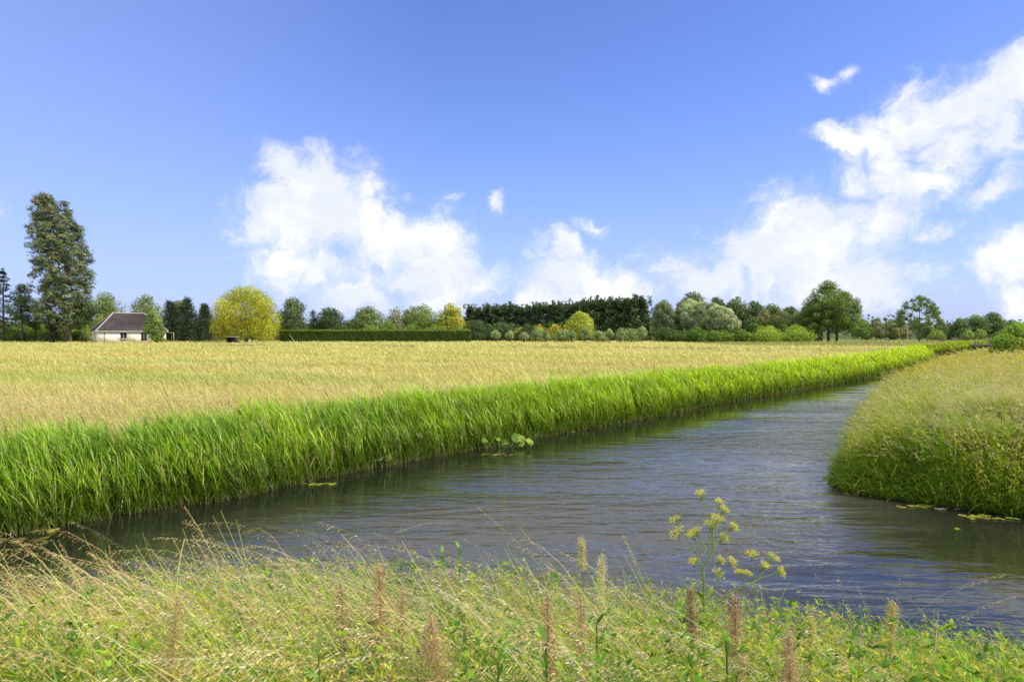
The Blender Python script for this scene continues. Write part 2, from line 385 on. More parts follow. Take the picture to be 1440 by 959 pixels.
def build_water():
    xs = axis(-30, 60, 3, 400); ys = axis(-20, 120, 3, 400)
    pts = POLY.copy()
    ctr = None
    me_b = MB()
    # water surface: one flat sheet, lying under the banks everywhere but the channel
    v = [(-130, -115, WZ), (300, -115, WZ), (300, 340, WZ), (-130, 340, WZ)]
    me_b.add(v, [(0, 1, 2, 3)], (.02, .02, .02))
    m, nt, N, L = nt_new('river_water')
    out = N.new('ShaderNodeOutputMaterial'); p = N.new('ShaderNodeBsdfPrincipled')
    p.inputs['Roughness'].default_value = .04; p.inputs['IOR'].default_value = 1.33
    p.inputs['Specular IOR Level'].default_value = .8
    p.inputs['Specular Tint'].default_value = (1, .80, .47, 1)
    tc = N.new('ShaderNodeTexCoord')
    def mapping(rz, sc):
        mp = N.new('ShaderNodeMapping'); mp.inputs['Rotation'].default_value = (0, 0, R(rz)); mp.inputs['Scale'].default_value = sc
        L.new(tc.outputs['Object'], mp.inputs[0]); return mp.outputs[0]
    def noise(v, s, det, rough=.5, dist=0):
        n = N.new('ShaderNodeTexNoise'); n.inputs['Scale'].default_value = s; n.inputs['Detail'].default_value = det
        n.inputs['Roughness'].default_value = rough; n.inputs['Distortion'].default_value = dist; L.new(v, n.inputs['Vector']); return n.outputs[0]
    def mth(op, a, b=None, clamp=False):
        n = N.new('ShaderNodeMath'); n.operation = op; n.use_clamp = clamp
        for i, x in enumerate((a, b)):
            if x is None: continue
            if isinstance(x, (int, float)): n.inputs[i].default_value = x
            else: L.new(x, n.inputs[i])
        return n.outputs[0]
    def mr(x, a, b, c, d):
        n = N.new('ShaderNodeMapRange'); n.interpolation_type = 'SMOOTHSTEP'; L.new(x, n.inputs[0])
        for i, q in enumerate((a, b, c, d)): n.inputs[i + 1].default_value = q
        return n.outputs[0]
    w1 = noise(mapping(14, (.95, 3.0, 1)), 1.0, 2, .45, .25)
    w2 = noise(mapping(6, (1.5, 6.2, 1)), 1.0, 3, .5, .3)
    w3 = noise(mapping(-20, (6, 13, 1)), 1.0, 2, .5, .2)
    h = mth('ADD', mth('MULTIPLY', w1, .105), mth('ADD', mth('MULTIPLY', w2, .044), mth('MULTIPLY', w3, .016)))
    # calm water in the lee of the banks
    at = N.new('ShaderNodeSeparateXYZ'); L.new(tc.outputs['Object'], at.inputs[0])
    dl = mth('SUBTRACT', mth('MULTIPLY', at.outputs[0], .74), mth('SUBTRACT', mth('MULTIPLY', at.outputs[1], .67), 14.6))  # metres out from the reed bank
    pat = noise(mapping(10, (.12, .3, 1)), 1.0, 3, .5, .5)
    k1 = mr(mth('ADD', dl, mth('MULTIPLY', pat, 3)), 2.2, 7.5, .07, 1)
    dr = mth('ADD', mth('SUBTRACT', mth('MULTIPLY', at.outputs[0], -.72), mth('MULTIPLY', at.outputs[1], -.69)), -5.0)
    k2 = mr(mth('ADD', dr, mth('MULTIPLY', pat, 3)), -1.0, 3.0, .16, 1)
    amp = mth('MULTIPLY', mth('MULTIPLY', k1, k2), mr(pat, .35, .62, .45, 1.15))
    b = N.new('ShaderNodeBump'); b.inputs['Distance'].default_value = 1.0
    b.inputs['Strength'].default_value = 1.0
    L.new(mth('MULTIPLY', h, amp), b.inputs['Height'])
    L.new(b.outputs[0], p.inputs['Normal'])
    # turbid body colour, olive weed by banks; bank and sky reflections painted in
    n4 = noise(mapping(0, (1, 1, 1)), 1.4, 6, .65)
    cr = N.new('ShaderNodeMix'); cr.data_type = 'RGBA'
    cr.inputs[6].default_value = (.004, .007, .004, 1); cr.inputs[7].default_value = (.016, .018, .007, 1)
    L.new(mr(n4, .48, .66, 0, 1), cr.inputs[0])
    c2 = N.new('ShaderNodeMix'); c2.data_type = 'RGBA'; L.new(cr.outputs[2], c2.inputs[6])
    c2.inputs[7].default_value = (.082, .074, .056, 1); L.new(mth('MULTIPLY', k1, k2), c2.inputs[0])
    L.new(c2.outputs[2], p.inputs['Base Color'])
    L.new(p.outputs[0], out.inputs[0])
    tag(me_b.build('water', m), kind='structure')
build_water()

def screen_sample(n, dmin, dmax, x0=-120, x1=1560, Hh=2.3):
    """meadow points whose density falls with distance squared (fine near, coarse far)"""
    u = U(1 / dmax, 1 / dmin, n); d = 1 / u; px = U(x0, x1, n)
    return px2x(px, d), d

# ------------------------------------------------------------------ meadow grass
def build_meadow():
    mb = MB()
    for (n, d0, d1, wk) in ((300000, 11.5, 60, 1.0), (150000, 45, 200, 1.0)):
        x, y = screen_sample(n, d0, d1)
        s = distline(POLY, x, y, True)
        ok = ~inside(POLY, x, y) & ~inside(RZONE, x, y) & ~inside(NZONE, x, y) & (s > 2.1 + .5 * wob(x, y, .8, 9))
        x, y = x[ok], y[ok]; n = len(x); s = s[ok]
        c = field_col(x, y)
        z = ground(x, y)
        pxm = y / 683.0
        L_ = U(.5, .92, n) * (1 + .15 * wob(x, y, .25, 11) + .12 * wob(x, y, .9, 1)); W = np.maximum(U(.004, .009, n), pxm * U(.45, .8, n))
        L_ = L_ * np.interp(y, [15, 60, 200], [1, .75, .6])
        az = math.pi + rng.normal(0, .4, n) + .35 * wob(x, y, .3, 2)
        lean = np.abs(rng.normal(.5, .2, n)); curl = U(.1, .75, n)
        gust = wob(x * .7, y, .5, 12)
        lean = lean + .2 * gust
        top = vary(c, n, .08, .03); bot = vary(c * np.array([.66, .76, .6]), n, .1)
        g = rng.random(n) < .20; top[g] = vary((.40, .42, .12), g.sum(), .15)
        P = np.stack([x, y, z - .02], -1)
        K = 3 if d0 < 40 else 2
        prof = np.array([.6, .9, .9, .25]) if K == 3 else np.array([.7, 1, .3])
        blades(mb, P, az, L_, W, lean, curl, bot, top, K=K, prof=prof, face=U(-.6, .6, n))
        # seed heads: short pale strokes at the top of a share of the stems, near enough to be seen
        if d0 < 40:
            k = np.where((y < 42) & (rng.random(n) < .30))[0]
            pts, T = curve(P[k], az[k], L_[k] * 1.02, lean[k], curl[k], 3)
            for q in range(4):
                D = norm(T[:, -1] + np.stack([-.5 + U(-.3, .3, len(k)), U(-.4, .4, len(k)), U(-.7, .1, len(k))], -1))
                Pq = pts[:, -1] - T[:, -1] * (U(0, .12, len(k)))[:, None]
                ww = np.maximum(.006, y[k] / 683 * .45)
                diamonds(mb, Pq, D, U(.05, .11, len(k)), ww, vary((.62, .52, .26), len(k), .15))
    tag(mb.build('meadow_grass', M_straw), 'straw coloured meadow of tall windblown seeding grass behind the reed bank', 'meadow grass', kind='stuff')
build_meadow()

# ------------------------------------------------------------------ reed belt along the river
def poly_points(line, n, dens=lambda y: 1 / y ** 1.0):
    line = np.array(line, float); seg = np.linalg.norm(np.diff(line, axis=0), axis=1)
    cum = np.concatenate([[0], np.cumsum(seg)]); g = np.linspace(0, cum[-1], 4000)
    gx = np.interp(g, cum, line[:, 0]); gy = np.interp(g, cum, line[:, 1])
    w = dens(np.maximum(np.hypot(gx, gy), 6)); cw = np.cumsum(w); cw /= cw[-1]
    t = np.interp(rng.random(n), cw, g)
    x = np.interp(t, cum, line[:, 0]); y = np.interp(t, cum, line[:, 1])
    i = np.clip(np.searchsorted(cum, t) - 1, 0, len(seg) - 1); d = np.diff(line, axis=0)[i] / seg[i][:, None]
    return x, y, -d[:, 1], d[:, 0]          # normal to the left of travel
def reeds(name, line, n, label, width=2.5, hmul=1.0, tone=1.0, side=1):
    mb = MB()
    x, y, nx, ny = poly_points(line, n)
    dist = np.hypot(x, y)
    s = rng.random(n) ** .9 * width - .35
    x = x + nx * side * (s + .12 * wob(x, y, 2.5, 3)); y = y + ny * side * (s + .12 * wob(x, y, 2.5, 3))
    z = np.maximum(ground(x, y), WZ - .05)
    patch = wob(x, y, .9, 6) + .5 * wob(x, y, .33, 3)
    H = (WZ + 1.38 + .2 * patch + .12 * wob(x, y, 3.3, 2) + rng.normal(0, .17, n) - z) * hmul
    H *= np.clip(.80 + .45 * s, .6, 1) * np.clip(1.12 - .1 * np.maximum(s - 1.6, 0) / 1.0, .6, 1)
    H = np.maximum(H, .4)
    az = math.pi + rng.normal(0, .5, n); lean = np.abs(rng.normal(.13, .11, n)) + .06 * wob(x, y, 1.4, 8); curl = U(.1, .6, n)
    gcol = np.array([.30, .45, .020]); ycol = np.array([.40, .52, .028]); dk = np.array([.075, .18, .015])  # dk paints the dark green shadow of the reed interior
    k = np.clip(.5 + .45 * patch + rng.normal(0, .25, n), 0, 1)[:, None]
    ct = (dk * (1 - k) + gcol * k) ; far = np.clip((dist - 14) / 35, 0, 1)[:, None]
    ct = (ct * (1 - far) + ycol * far * (.8 + .4 * k)) * tone
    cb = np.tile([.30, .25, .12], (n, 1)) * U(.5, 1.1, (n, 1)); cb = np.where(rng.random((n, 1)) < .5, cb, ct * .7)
    P = np.stack([x, y, z - .03], -1)
    pxm = dist / 683
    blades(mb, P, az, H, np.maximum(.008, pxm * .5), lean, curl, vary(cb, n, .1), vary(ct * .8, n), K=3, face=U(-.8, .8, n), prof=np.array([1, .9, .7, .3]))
    # leaves off each stem
    for q in range(8):
        sel = np.where(rng.random(n) < np.where(dist > 40, .62, 1.0))[0]; m = len(sel)
        pts, T = curve(P[sel], az[sel], H[sel], lean[sel], curl[sel], 6)
        t = np.clip(.10 + .115 * q + rng.normal(0, .05, m), .06, .97) * 6
        i = np.minimum(t.astype(int), 5); fr = (t - i)[:, None]
        B = pts[np.arange(m), i] * (1 - fr) + pts[np.arange(m), i + 1] * fr
        la = np.where(rng.random(m) < .35 + .07 * q, math.pi + rng.normal(0, .6, m), U(0, 2 * math.pi, m))
        LL = U(.28, .52, m) * (1.1 if q < 5 else .85); WW = np.maximum(U(.013, .024, m), pxm[sel] * U(.6, 1.0, m))
        cl = ct[sel] * (.38 + .115 * q)  # lower leaves darkened: shade inside the reeds painted into the colour
        yl = rng.random(m) < .06; cl[yl] = (.50, .44, .16); yl = rng.random(m) < .12; cl[yl] = cl[yl] * 1.4 + [.08, .08, 0]
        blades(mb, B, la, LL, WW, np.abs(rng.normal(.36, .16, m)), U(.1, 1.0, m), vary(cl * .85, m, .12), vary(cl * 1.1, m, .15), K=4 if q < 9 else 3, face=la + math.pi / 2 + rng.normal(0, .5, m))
    xx, yy, nx2, ny2 = poly_points(line, n // 2); m = n // 2; ss = U(-.40, .5, m)
    xx = xx + nx2 * side * ss; yy = yy + ny2 * side * ss; dd = np.hypot(xx, yy)
    cl = (dk * .8 + (gcol - dk) * rng.random((m, 1)) * .7) * tone
    blades(mb, np.stack([xx, yy, np.full(m, WZ - .03)], -1), U(0, 6.28, m), U(.25, .8, m), np.maximum(.010, dd / 683 * .8), np.abs(rng.normal(.2, .2, m)), U(.2, 1.4, m), vary(cl * .5, m, .2), vary(cl, m, .2), K=4)
    # dead straw skirt at the waterline
    xx, yy, nx, ny = poly_points(line, n // 3); m = n // 3; ss = U(-.42, .1, m)
    xx = xx + nx * side * ss + .12 * wob(xx, yy, 2.5, 3) * nx * side; yy = yy + ny * side * ss
    P2 = np.stack([xx, yy, np.full(m, WZ - .04)], -1)
    blades(mb, P2, U(0, 6.28, m), U(.10, .34, m), np.maximum(.007, np.hypot(xx, yy) / 683 * .5), np.abs(rng.normal(.1, .18, m)), U(0, .8, m),
           vary((.20, .15, .08), m, .3), vary((.30, .32, .10), m, .25), K=3)
    tag(mb.build(name, M_reed), label, 'reeds', kind='stuff')
reeds('reeds', [p for p in LEFT if p[1] > -12], 38000, 'bright green reed bank running the length of the river between water and meadow', 2.5)
reeds('reeds', [(62, 103), (63, 104), (75, 117), (95, 141), (120, 172)], 4500, 'short darker green reed bank beyond the far bend of the river', 2.0, .86, .62)

# ------------------------------------------------------------------ right bank of tall seeding grass and herbs
def panicles(mb, P, az, L_, lean, curl, colr, nsp=16, head=.24, spl=.014, spw=.0035, br=.035, droop=.5, minw=None, stem_w=.0028, stemc=(.30, .34, .10), ex=1.4, sub=1, fall=.9):
    n = len(P)
    if n == 0: return
    mw = np.zeros(n) if minw is None else minw
    blades(mb, P, az, L_, np.maximum(stem_w, mw * .5), lean, curl, vary(stemc, n), vary(np.array(colr) * .8, n), K=9, prof=np.linspace(1, .5, 10), ex=ex)
    pts, T = curve(P, az, L_, lean, curl, 16, ex)
    h = np.stack([np.cos(az), np.sin(az), 0 * az], -1)
    for j in range(nsp):
        u = (j + rng.random(n)) / nsp
        t = np.clip((1 - head * u) * 16, 0, 15.99)
        i = t.astype(int); fr = (t - i)[:, None]
        B = pts[np.arange(n), i] * (1 - fr) + pts[np.arange(n), i + 1] * fr
        tt = T[np.arange(n), i]
        f = u * (1.3 - .55 * u)
        dirn = norm(tt * .75 + h * .45 + np.stack([rng.normal(0, .16, n), rng.normal(0, .28, n), -droop + rng.normal(0, .18, n)], -1))
        bl = br * (.12 + f) * U(.6, 1.3, n)
        for q in range(sub):
            v = (q + .6) / sub
            Pq = B + dirn * (bl * v)[:, None] - np.array([0, 0, 1.]) * (bl * v * v * fall * .5)[:, None]
            D = norm(dirn - np.array([0, 0, fall * v]) + rng.normal(0, .12, (n, 3)))
            diamonds(mb, Pq, D, np.maximum(U(.8, 1.3, n) * spl, mw * 1.1), np.maximum(spw, mw * .55), vary(colr, n, .16))
def zone_sample(poly, n, dmin, dmax, x0, x1):
    x, y = screen_sample(n, dmin, dmax, x0, x1)
    ok = inside(poly, x, y); return x[ok], y[ok]
def build_right_bank():
    mb = MB(); rz = RZONE
    n0 = 430000
    x, y = zone_sample(rz, n0, 11, 130, 1080, 1680)
    s = distline(POLY, x, y, True); n = len(x); z = ground(x, y); dist = np.hypot(x, y); pxm = dist / 683
    pat = wob(x, y, .6, 5) + .6 * wob(x, y, .23, 8)
    H = (.66 + .15 * pat + .30 * wob(x, y, 1.5, 2) + .16 * wob(x, y, 3.6, 5) + rng.normal(0, .17, n)) * np.clip(.5 + s * .3, 0, 1)
    H = np.maximum(H * (1 - .25 * np.clip(wob(x, y, .85, 14), 0, 1)), .2)
    # colour: lush green by the water, khaki and gold up the slope
    green = np.array([.25, .37, .03]); olive = np.array([.42, .46, .05]); beige = np.array([.56, .50, .17]); gold = np.array([.64, .54, .05])
    k = np.clip(s / 5 + .25 * pat, 0, 1)[:, None]; c = green * (1 - k) + olive * k
    k = np.clip((s - 2.5) / 6 + .35 * pat, 0, .6)[:, None] * (rng.random((n, 1)) < .5); c = c * (1 - k) + beige * k
    pb = wob(x, y, .85, 14); k = np.clip(pb * 1.3, 0, .8)[:, None]; c = c * (1 - k) + np.array([.20, .33, .03]) * k
    k = np.clip(-pb * 1.1 - .1, 0, .6)[:, None] * (s > 2)[:, None]; c = c * (1 - k) + np.array([.60, .50, .24]) * k
    k = np.clip((dist - 26) / 18, 0, .85)[:, None] * (rng.random((n, 1)) < .75); c = c * (1 - k) + gold * k
    az = math.pi + rng.normal(0, 1.3, n) + 1.2 * wob(x, y, 1.9, 7)
    overh = (s < 1.0)
    P = np.stack([x, y, z - .02], -1)
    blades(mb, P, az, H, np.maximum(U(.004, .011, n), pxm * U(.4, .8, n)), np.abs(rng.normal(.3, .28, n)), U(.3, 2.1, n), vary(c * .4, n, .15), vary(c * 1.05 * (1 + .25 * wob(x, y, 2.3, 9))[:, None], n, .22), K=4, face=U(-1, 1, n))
    # tussocks hanging over the water's edge
    line = RIGHT[3:] + RLOW[:3]
    for (m, l0, l1, w0) in ((9000, .35, 1.0, .012), (2600, .7, 1.35, .016)):
        xx, yy, nx2, ny2 = poly_points(line, m); ss = U(-.05, .9, m); xx += nx2 * ss; yy += ny2 * ss
        tu = wob(xx, yy, 1.5, 3) + .6 * wob(xx, yy, 4.1, 8); ok = tu > -.35; xx, yy, nx3, ny3, tu = xx[ok], yy[ok], nx2[ok], ny2[ok], tu[ok]; m = len(xx)
        aa = np.arctan2(-ny3, -nx3) + rng.normal(0, .9, m); cc = mixc([(.24, .38, .03), (.36, .46, .05), (.16, .28, .03), (.50, .48, .16)], m, [.35, .3, .2, .15])
        blades(mb, np.stack([xx, yy, np.maximum(ground(xx, yy), WZ)], -1), aa, U(l0, l1, m) * (.75 + .35 * tu), np.maximum(w0 * U(.5, 1, m), np.hypot(xx, yy) / 683 * .6), np.abs(rng.normal(.5, .3, m)), U(.6, 1.9, m), vary(cc * .45, m, .2), vary(cc, m, .2), K=5)
    # tall weeds standing above the grass
    x2, y2 = zone_sample(rz, 5200, 12, 60, 1080, 1640); s2 = distline(POLY, x2, y2, True); ok = (wob(x2, y2, 1.1, 7) > .15); x2, y2 = x2[ok], y2[ok]; m = len(x2)
    z2 = ground(x2, y2); h2 = U(.6, 1.15, m); a2 = U(0, 6.28, m); l2 = np.abs(rng.normal(.1, .1, m)); c2_ = mixc([(.28, .42, .04), (.46, .48, .06), (.56, .50, .12)], m)
    P2 = np.stack([x2, y2, z2], -1); blades(mb, P2, a2, h2, np.maximum(.006, y2 / 683 * .5), l2, U(0, .4, m), vary(c2_ * .5, m), vary(c2_, m), K=4)
    for q in range(18):
        f_ = U(.35, 1.0, m); B = P2 + np.stack([np.sin(l2) * np.cos(a2) * h2 * f_, np.sin(l2) * np.sin(a2) * h2 * f_, h2 * f_ * np.cos(l2)], -1) + rng.normal(0, .05, (m, 3))
        diamonds(mb, B, norm(rng.normal(size=(m, 3)) + [-.3, 0, .5]), U(.05, .12, m), np.maximum(U(.014, .03, m), y2 / 683 * .6), vary(c2_, m, .22))
    # leafy herbs low by the water
    x, y = zone_sample(rz, 130000, 11, 40, 1080, 1600); s = distline(POLY, x, y, True)
    ok = s < 3.5; x, y, s = x[ok], y[ok], s[ok]; n = len(x); z = ground(x, y) + U(0, .5, n) * np.clip(.4 + s * .5, 0, 1)
    D = norm(np.stack([rng.normal(-.3, .6, n), rng.normal(-.3, .6, n), U(-.1, 1, n)], -1))
    diamonds(mb, np.stack([x, y, z], -1), D, U(.05, .13, n), U(.02, .05, n), vary((.16, .28, .03), n, .25), nrm=norm(np.stack([rng.normal(0, .5, n), rng.normal(-.2, .5, n), np.ones(n)], -1)))
    # seeding heads
    x, y = zone_sample(rz, 34000, 11, 80, 1080, 1640); s = distline(POLY, x, y, True)
    ok = (s > .5) & (rng.random(len(x)) < np.clip(s / 2.0, .15, 1)); x, y, s = x[ok], y[ok], s[ok]; n = len(x); z = ground(x, y)
    dist = np.hypot(x, y)
    colr = mixc([(.66, .58, .30), (.62, .48, .26), (.76, .70, .44), (.52, .50, .14)], n)
    k = np.clip((dist - 26) / 18, 0, .8)[:, None]; colr = colr * (1 - k) + np.array([.62, .50, .12]) * k
    panicles(mb, np.stack([x, y, z], -1), math.pi + rng.normal(0, .6, n), U(.65, 1.2, n) * (1 + .28 * wob(x, y, 1.5, 2)) * (1 - .35 * np.clip(wob(x, y, .85, 14), 0, 1)), np.abs(rng.normal(.3, .2, n)), U(.5, 1.7, n), colr, nsp=11, head=.25,
             spl=.02, spw=.005, br=.05, minw=dist / 683 * .75)
    # frothy white-beige umbels and yellow bedstraw specks
    x, y = zone_sample(rz, 9000, 12, 90, 1100, 1640); s = distline(POLY, x, y, True); ok = s > 2; x, y = x[ok], y[ok]; n = len(x)
    z = ground(x, y) + U(.6, .85, n); dist = np.hypot(x, y)
    cc = mixc([(.66, .64, .50), (.55, .48, .10), (.58, .52, .34)], n, [.3, .35, .35])
    for q in range(14):
        o = rng.normal(0, .05, (n, 3)) * [1, 1, .45]
        diamonds(mb, np.stack([x, y, z], -1) + o, norm(rng.normal(size=(n, 3)) + [0, 0, .3]), np.maximum(.012, dist / 683 * .7), np.maximum(.01, dist / 683 * .6), vary(cc, n, .15))
    tag(mb.build('bank_grass', M_grass), 'dense mound of seeding grass and herbs covering the right river bank', 'bank grass', kind='stuff')
build_right_bank()

# ------------------------------------------------------------------ near bank: foreground grass
def ytop(px):      # top row of the dense foreground growth as seen in the picture
    return np.interp(px, [-200, 0, 120, 250, 380, 470, 600, 750, 900, 1050, 1200, 1300, 1440, 1700], [884, 866, 832, 806, 796, 792, 790, 802, 820, 840, 866, 886, 908, 934])
def near_points(n, d0=1.9, d1=7.6, x0=-260, x1=1700):
    u = U(1 / d1, 1 / d0, n); d = 1 / u; px = U(x0, x1, n); x = px2x(px, d)
    ok = inside(NZONE, x, d); return x[ok], d[ok], px[ok]
def cap_h(x, y, px, z, extra=0):
    """tallest growth that keeps the river in view from the dike top"""
    return HC - (ytop(px) - HY + extra) * y / F - z
def build_foreground():
    mb = MB()
    def tuss(x, y): return np.clip(.60 + .6 * wob(x, y, 2.4, 4) + .32 * wob(x, y, 6.3, 9), .12, 1.1)
    # broad mass of long arching blades in tussocks, swept to the left
    x, y, px = near_points(95000); z = ground(x, y); n = len(x)
    tu = tuss(x, y); cap = np.maximum(cap_h(x, y, px, z, 4), .14)
    H = np.minimum(U(.55, 1.0, n), cap * 1.05) * (.32 + .74 * tu) * U(.6, 1.1, n) * np.where((px < 260) & (y > 3.5), U(.5, 1, n), 1)
    c = mixc([(.37, .46, .022), (.21, .38, .018), (.50, .47, .06), (.11, .21, .02), (.58, .48, .20)], n, [.36, .26, .14, .19, .05])
    k = np.clip(.5 + .5 * wob(x, y, 1.0, 6), 0, 1)[:, None]; c = c * (.46 + .50 * k) * np.concatenate([.85 + .25 * k, 1 + 0 * k, 1 - .2 * k], 1)  # patches darkened to paint shade into the interior of the growth
    az = math.pi + rng.normal(0, .75, n) + .5 * wob(x, y, 2.1, 3); P = np.stack([x, y, z - .02], -1)
    lean = np.abs(rng.normal(.42, .22, n)); curl = U(.3, 1.8, n)
    blades(mb, P, az, H * 1.2, U(.0035, .0095, n), lean, curl, vary(c * .12, n), vary(c * 1.1, n, .25), K=7)  # blade feet nearly black: shade between tussocks painted into the colour
    # wider long leaves
    x, y, px = near_points(17000); z = ground(x, y); n = len(x); cap = cap_h(x, y, px, z, 10)
    c = mixc([(.20, .36, .035), (.32, .46, .05), (.24, .36, .12), (.54, .52, .16)], n, [.42, .33, .15, .10])
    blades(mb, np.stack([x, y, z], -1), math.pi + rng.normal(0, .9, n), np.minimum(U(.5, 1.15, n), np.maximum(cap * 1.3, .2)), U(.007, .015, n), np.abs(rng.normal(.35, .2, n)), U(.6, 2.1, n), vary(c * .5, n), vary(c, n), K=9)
    # patches of fine-leaved bedstraw: little whorls up thin stems
    x, y, px = near_points(3400, 1.9, 7.0); ok = wob(x, y, 1.5, 11) > -.15; x, y, px = x[ok], y[ok], px[ok]
    z = ground(x, y); n = len(x); cap = np.minimum(cap_h(x, y, px, z, 10), .95); ok = cap > .15; x, y, z, cap = x[ok], y[ok], z[ok], cap[ok]; n = len(x)
    base = mixc([(.44, .48, .04), (.30, .42, .035), (.54, .48, .08)], n); az = U(0, 6.28, n); le = np.abs(rng.normal(.15, .12, n)); cu = U(0, .7, n)
    P = np.stack([x, y, z], -1); blades(mb, P, az, cap * 1.05, np.full(n, .003), le, cu, vary(base * .5, n), vary(base, n), K=6, prof=np.linspace(1, .4, 7))
    pts, T = curve(P, az, cap * 1.05, le, cu, 14)
    for j in range(10):
        B = pts[:, 5 + j]
        for q in range(5):
            a = U(0, 6.28, n); D = norm(np.stack([np.cos(a), np.sin(a), U(.0, .8, n)], -1))
            diamonds(mb, B, D, U(.014, .034, n), U(.0028, .0055, n), vary(base, n, .2), nrm=norm(rng.normal(0, .3, (n, 3)) + [0, 0, 1]))
    # leafy herbs
    x, y, px = near_points(1200, 2.0, 6.8); ok = wob(x, y, 1.7, 2) > -.1; x, y, px = x[ok], y[ok], px[ok]
    z = ground(x, y); n = len(x); cap = np.minimum(cap_h(x, y, px, z, 5), .95)
    ok = cap > .25; x, y, z, cap = x[ok], y[ok], z[ok], cap[ok]; n = len(x)
    az = U(0, 6.28, n); lean = np.abs(rng.normal(.08, .1, n)); curl = U(0, .4, n); P = np.stack([x, y, z], -1)
    blades(mb, P, az, cap, np.full(n, .005), lean, curl, vary((.26, .28, .06), n), vary((.32, .42, .08), n), K=5, prof=np.linspace(1, .5, 6))
    pts, T = curve(P, az, cap, lean, curl, 12); hc = mixc([(.15, .30, .025), (.30, .42, .03), (.09, .19, .025)], n)
    for q in range(22):
        i = min(3 + q // 2, 12); la = U(0, 6.28, n)
        bentleaves(mb, pts[:, i], la, U(.05, .115, n) * (1.15 - .035 * q), U(.009, .019, n), U(.5, 1.1, n), U(.3, 1.1, n), vary(hc, n, .15))
    tag(mb.build('foreground_grass', M_grass), 'lush tangle of yellow green grass and herbs filling the near bank', 'bank grass', kind='stuff')
    # windblown seeding grass heads, thickest at the left
    mb = MB()
    def heads(n, x0, x1, ext0, ext1, d0=2.2, d1=7.0, colr=None, lean=.30, curl=1.15, **kw):
        x, y, px = near_points(n, d0, d1, x0, x1); z = ground(x, y); n = len(x)
        hgt = HC - (ytop(px) - U(ext0, ext1, n) - HY) * y / F - z
        hgt = np.clip(hgt, .25, 1.25)
        le = np.abs(rng.normal(lean, .12, n)); cu = np.clip(rng.normal(curl, .25, n), .2, 2)
        k = np.cos(le + cu * .30); L_ = hgt / np.maximum(k, .45)
        cc = mixc(colr or [(.80, .70, .46), (.86, .80, .56), (.70, .58, .36)], n)
        panicles(mb, np.stack([x, y, z], -1), math.pi + rng.normal(0, .4, n), L_, le, cu, cc, **kw)
    big = dict(spl=.016, spw=.0038, br=.07, droop=.15, stem_w=.0038, stemc=(.56, .60, .20), sub=3, fall=.9, ex=2.6)
    GC = [(.80, .60, .28), (.84, .70, .38), (.66, .45, .22), (.70, .62, .22)]
    heads(430, -200, 560, -62, 4, nsp=24, head=.30, lean=.52, curl=1.1, colr=GC, **big)
    heads(220, -200, 330, -66, 4, nsp=24, head=.30, lean=.60, curl=1.0, d0=2.6, d1=5, colr=GC, **big)
    sm = dict(spl=.014, spw=.0034, br=.045, droop=.2, sub=2, ex=2.2)
    heads(190, 440, 900, -55, 0, nsp=22, head=.24, lean=.42, curl=1.1, **sm)
    heads(130, 480, 1000, -46, 6, nsp=22, head=.28, lean=.5, curl=1.15, colr=GC, **big)
    heads(140, 950, 1600, -46, 6, nsp=20, head=.26, lean=.42, curl=1.2, colr=GC, **big)
    heads(330, 850, 1600, -66, 0, nsp=22, head=.24, lean=.3, curl=1.1, **sm)
    heads(110, -200, 1600, -150, -20, d0=2.0, d1=4.8, nsp=22, head=.26, lean=.5, curl=1.1, colr=[(.70, .62, .34), (.74, .70, .38), (.58, .56, .20)], **sm)
    # long bare stems slanting with the wind
    x, y, px = near_points(750, 2.0, 7.2, -260, 1100); z = ground(x, y); n = len(x); cap = np.clip(cap_h(x, y, px, z, 0) - U(0, .25, n), .2, 1.1)
    blades(mb, np.stack([x, y, z], -1), math.pi + rng.normal(0, .35, n), cap * 1.3, np.full(n, .0042), np.abs(rng.normal(.5, .14, n)), U(.1, .6, n), vary((.30, .38, .08), n), vary((.50, .54, .12), n), K=5, prof=np.array([1, .95, .9, .8, .6, .3]))
    tag(mb.build('seeding_grass', M_straw), 'pale windblown seed heads of grass arching over the near bank', 'seeding grass', kind='stuff')
build_foreground()

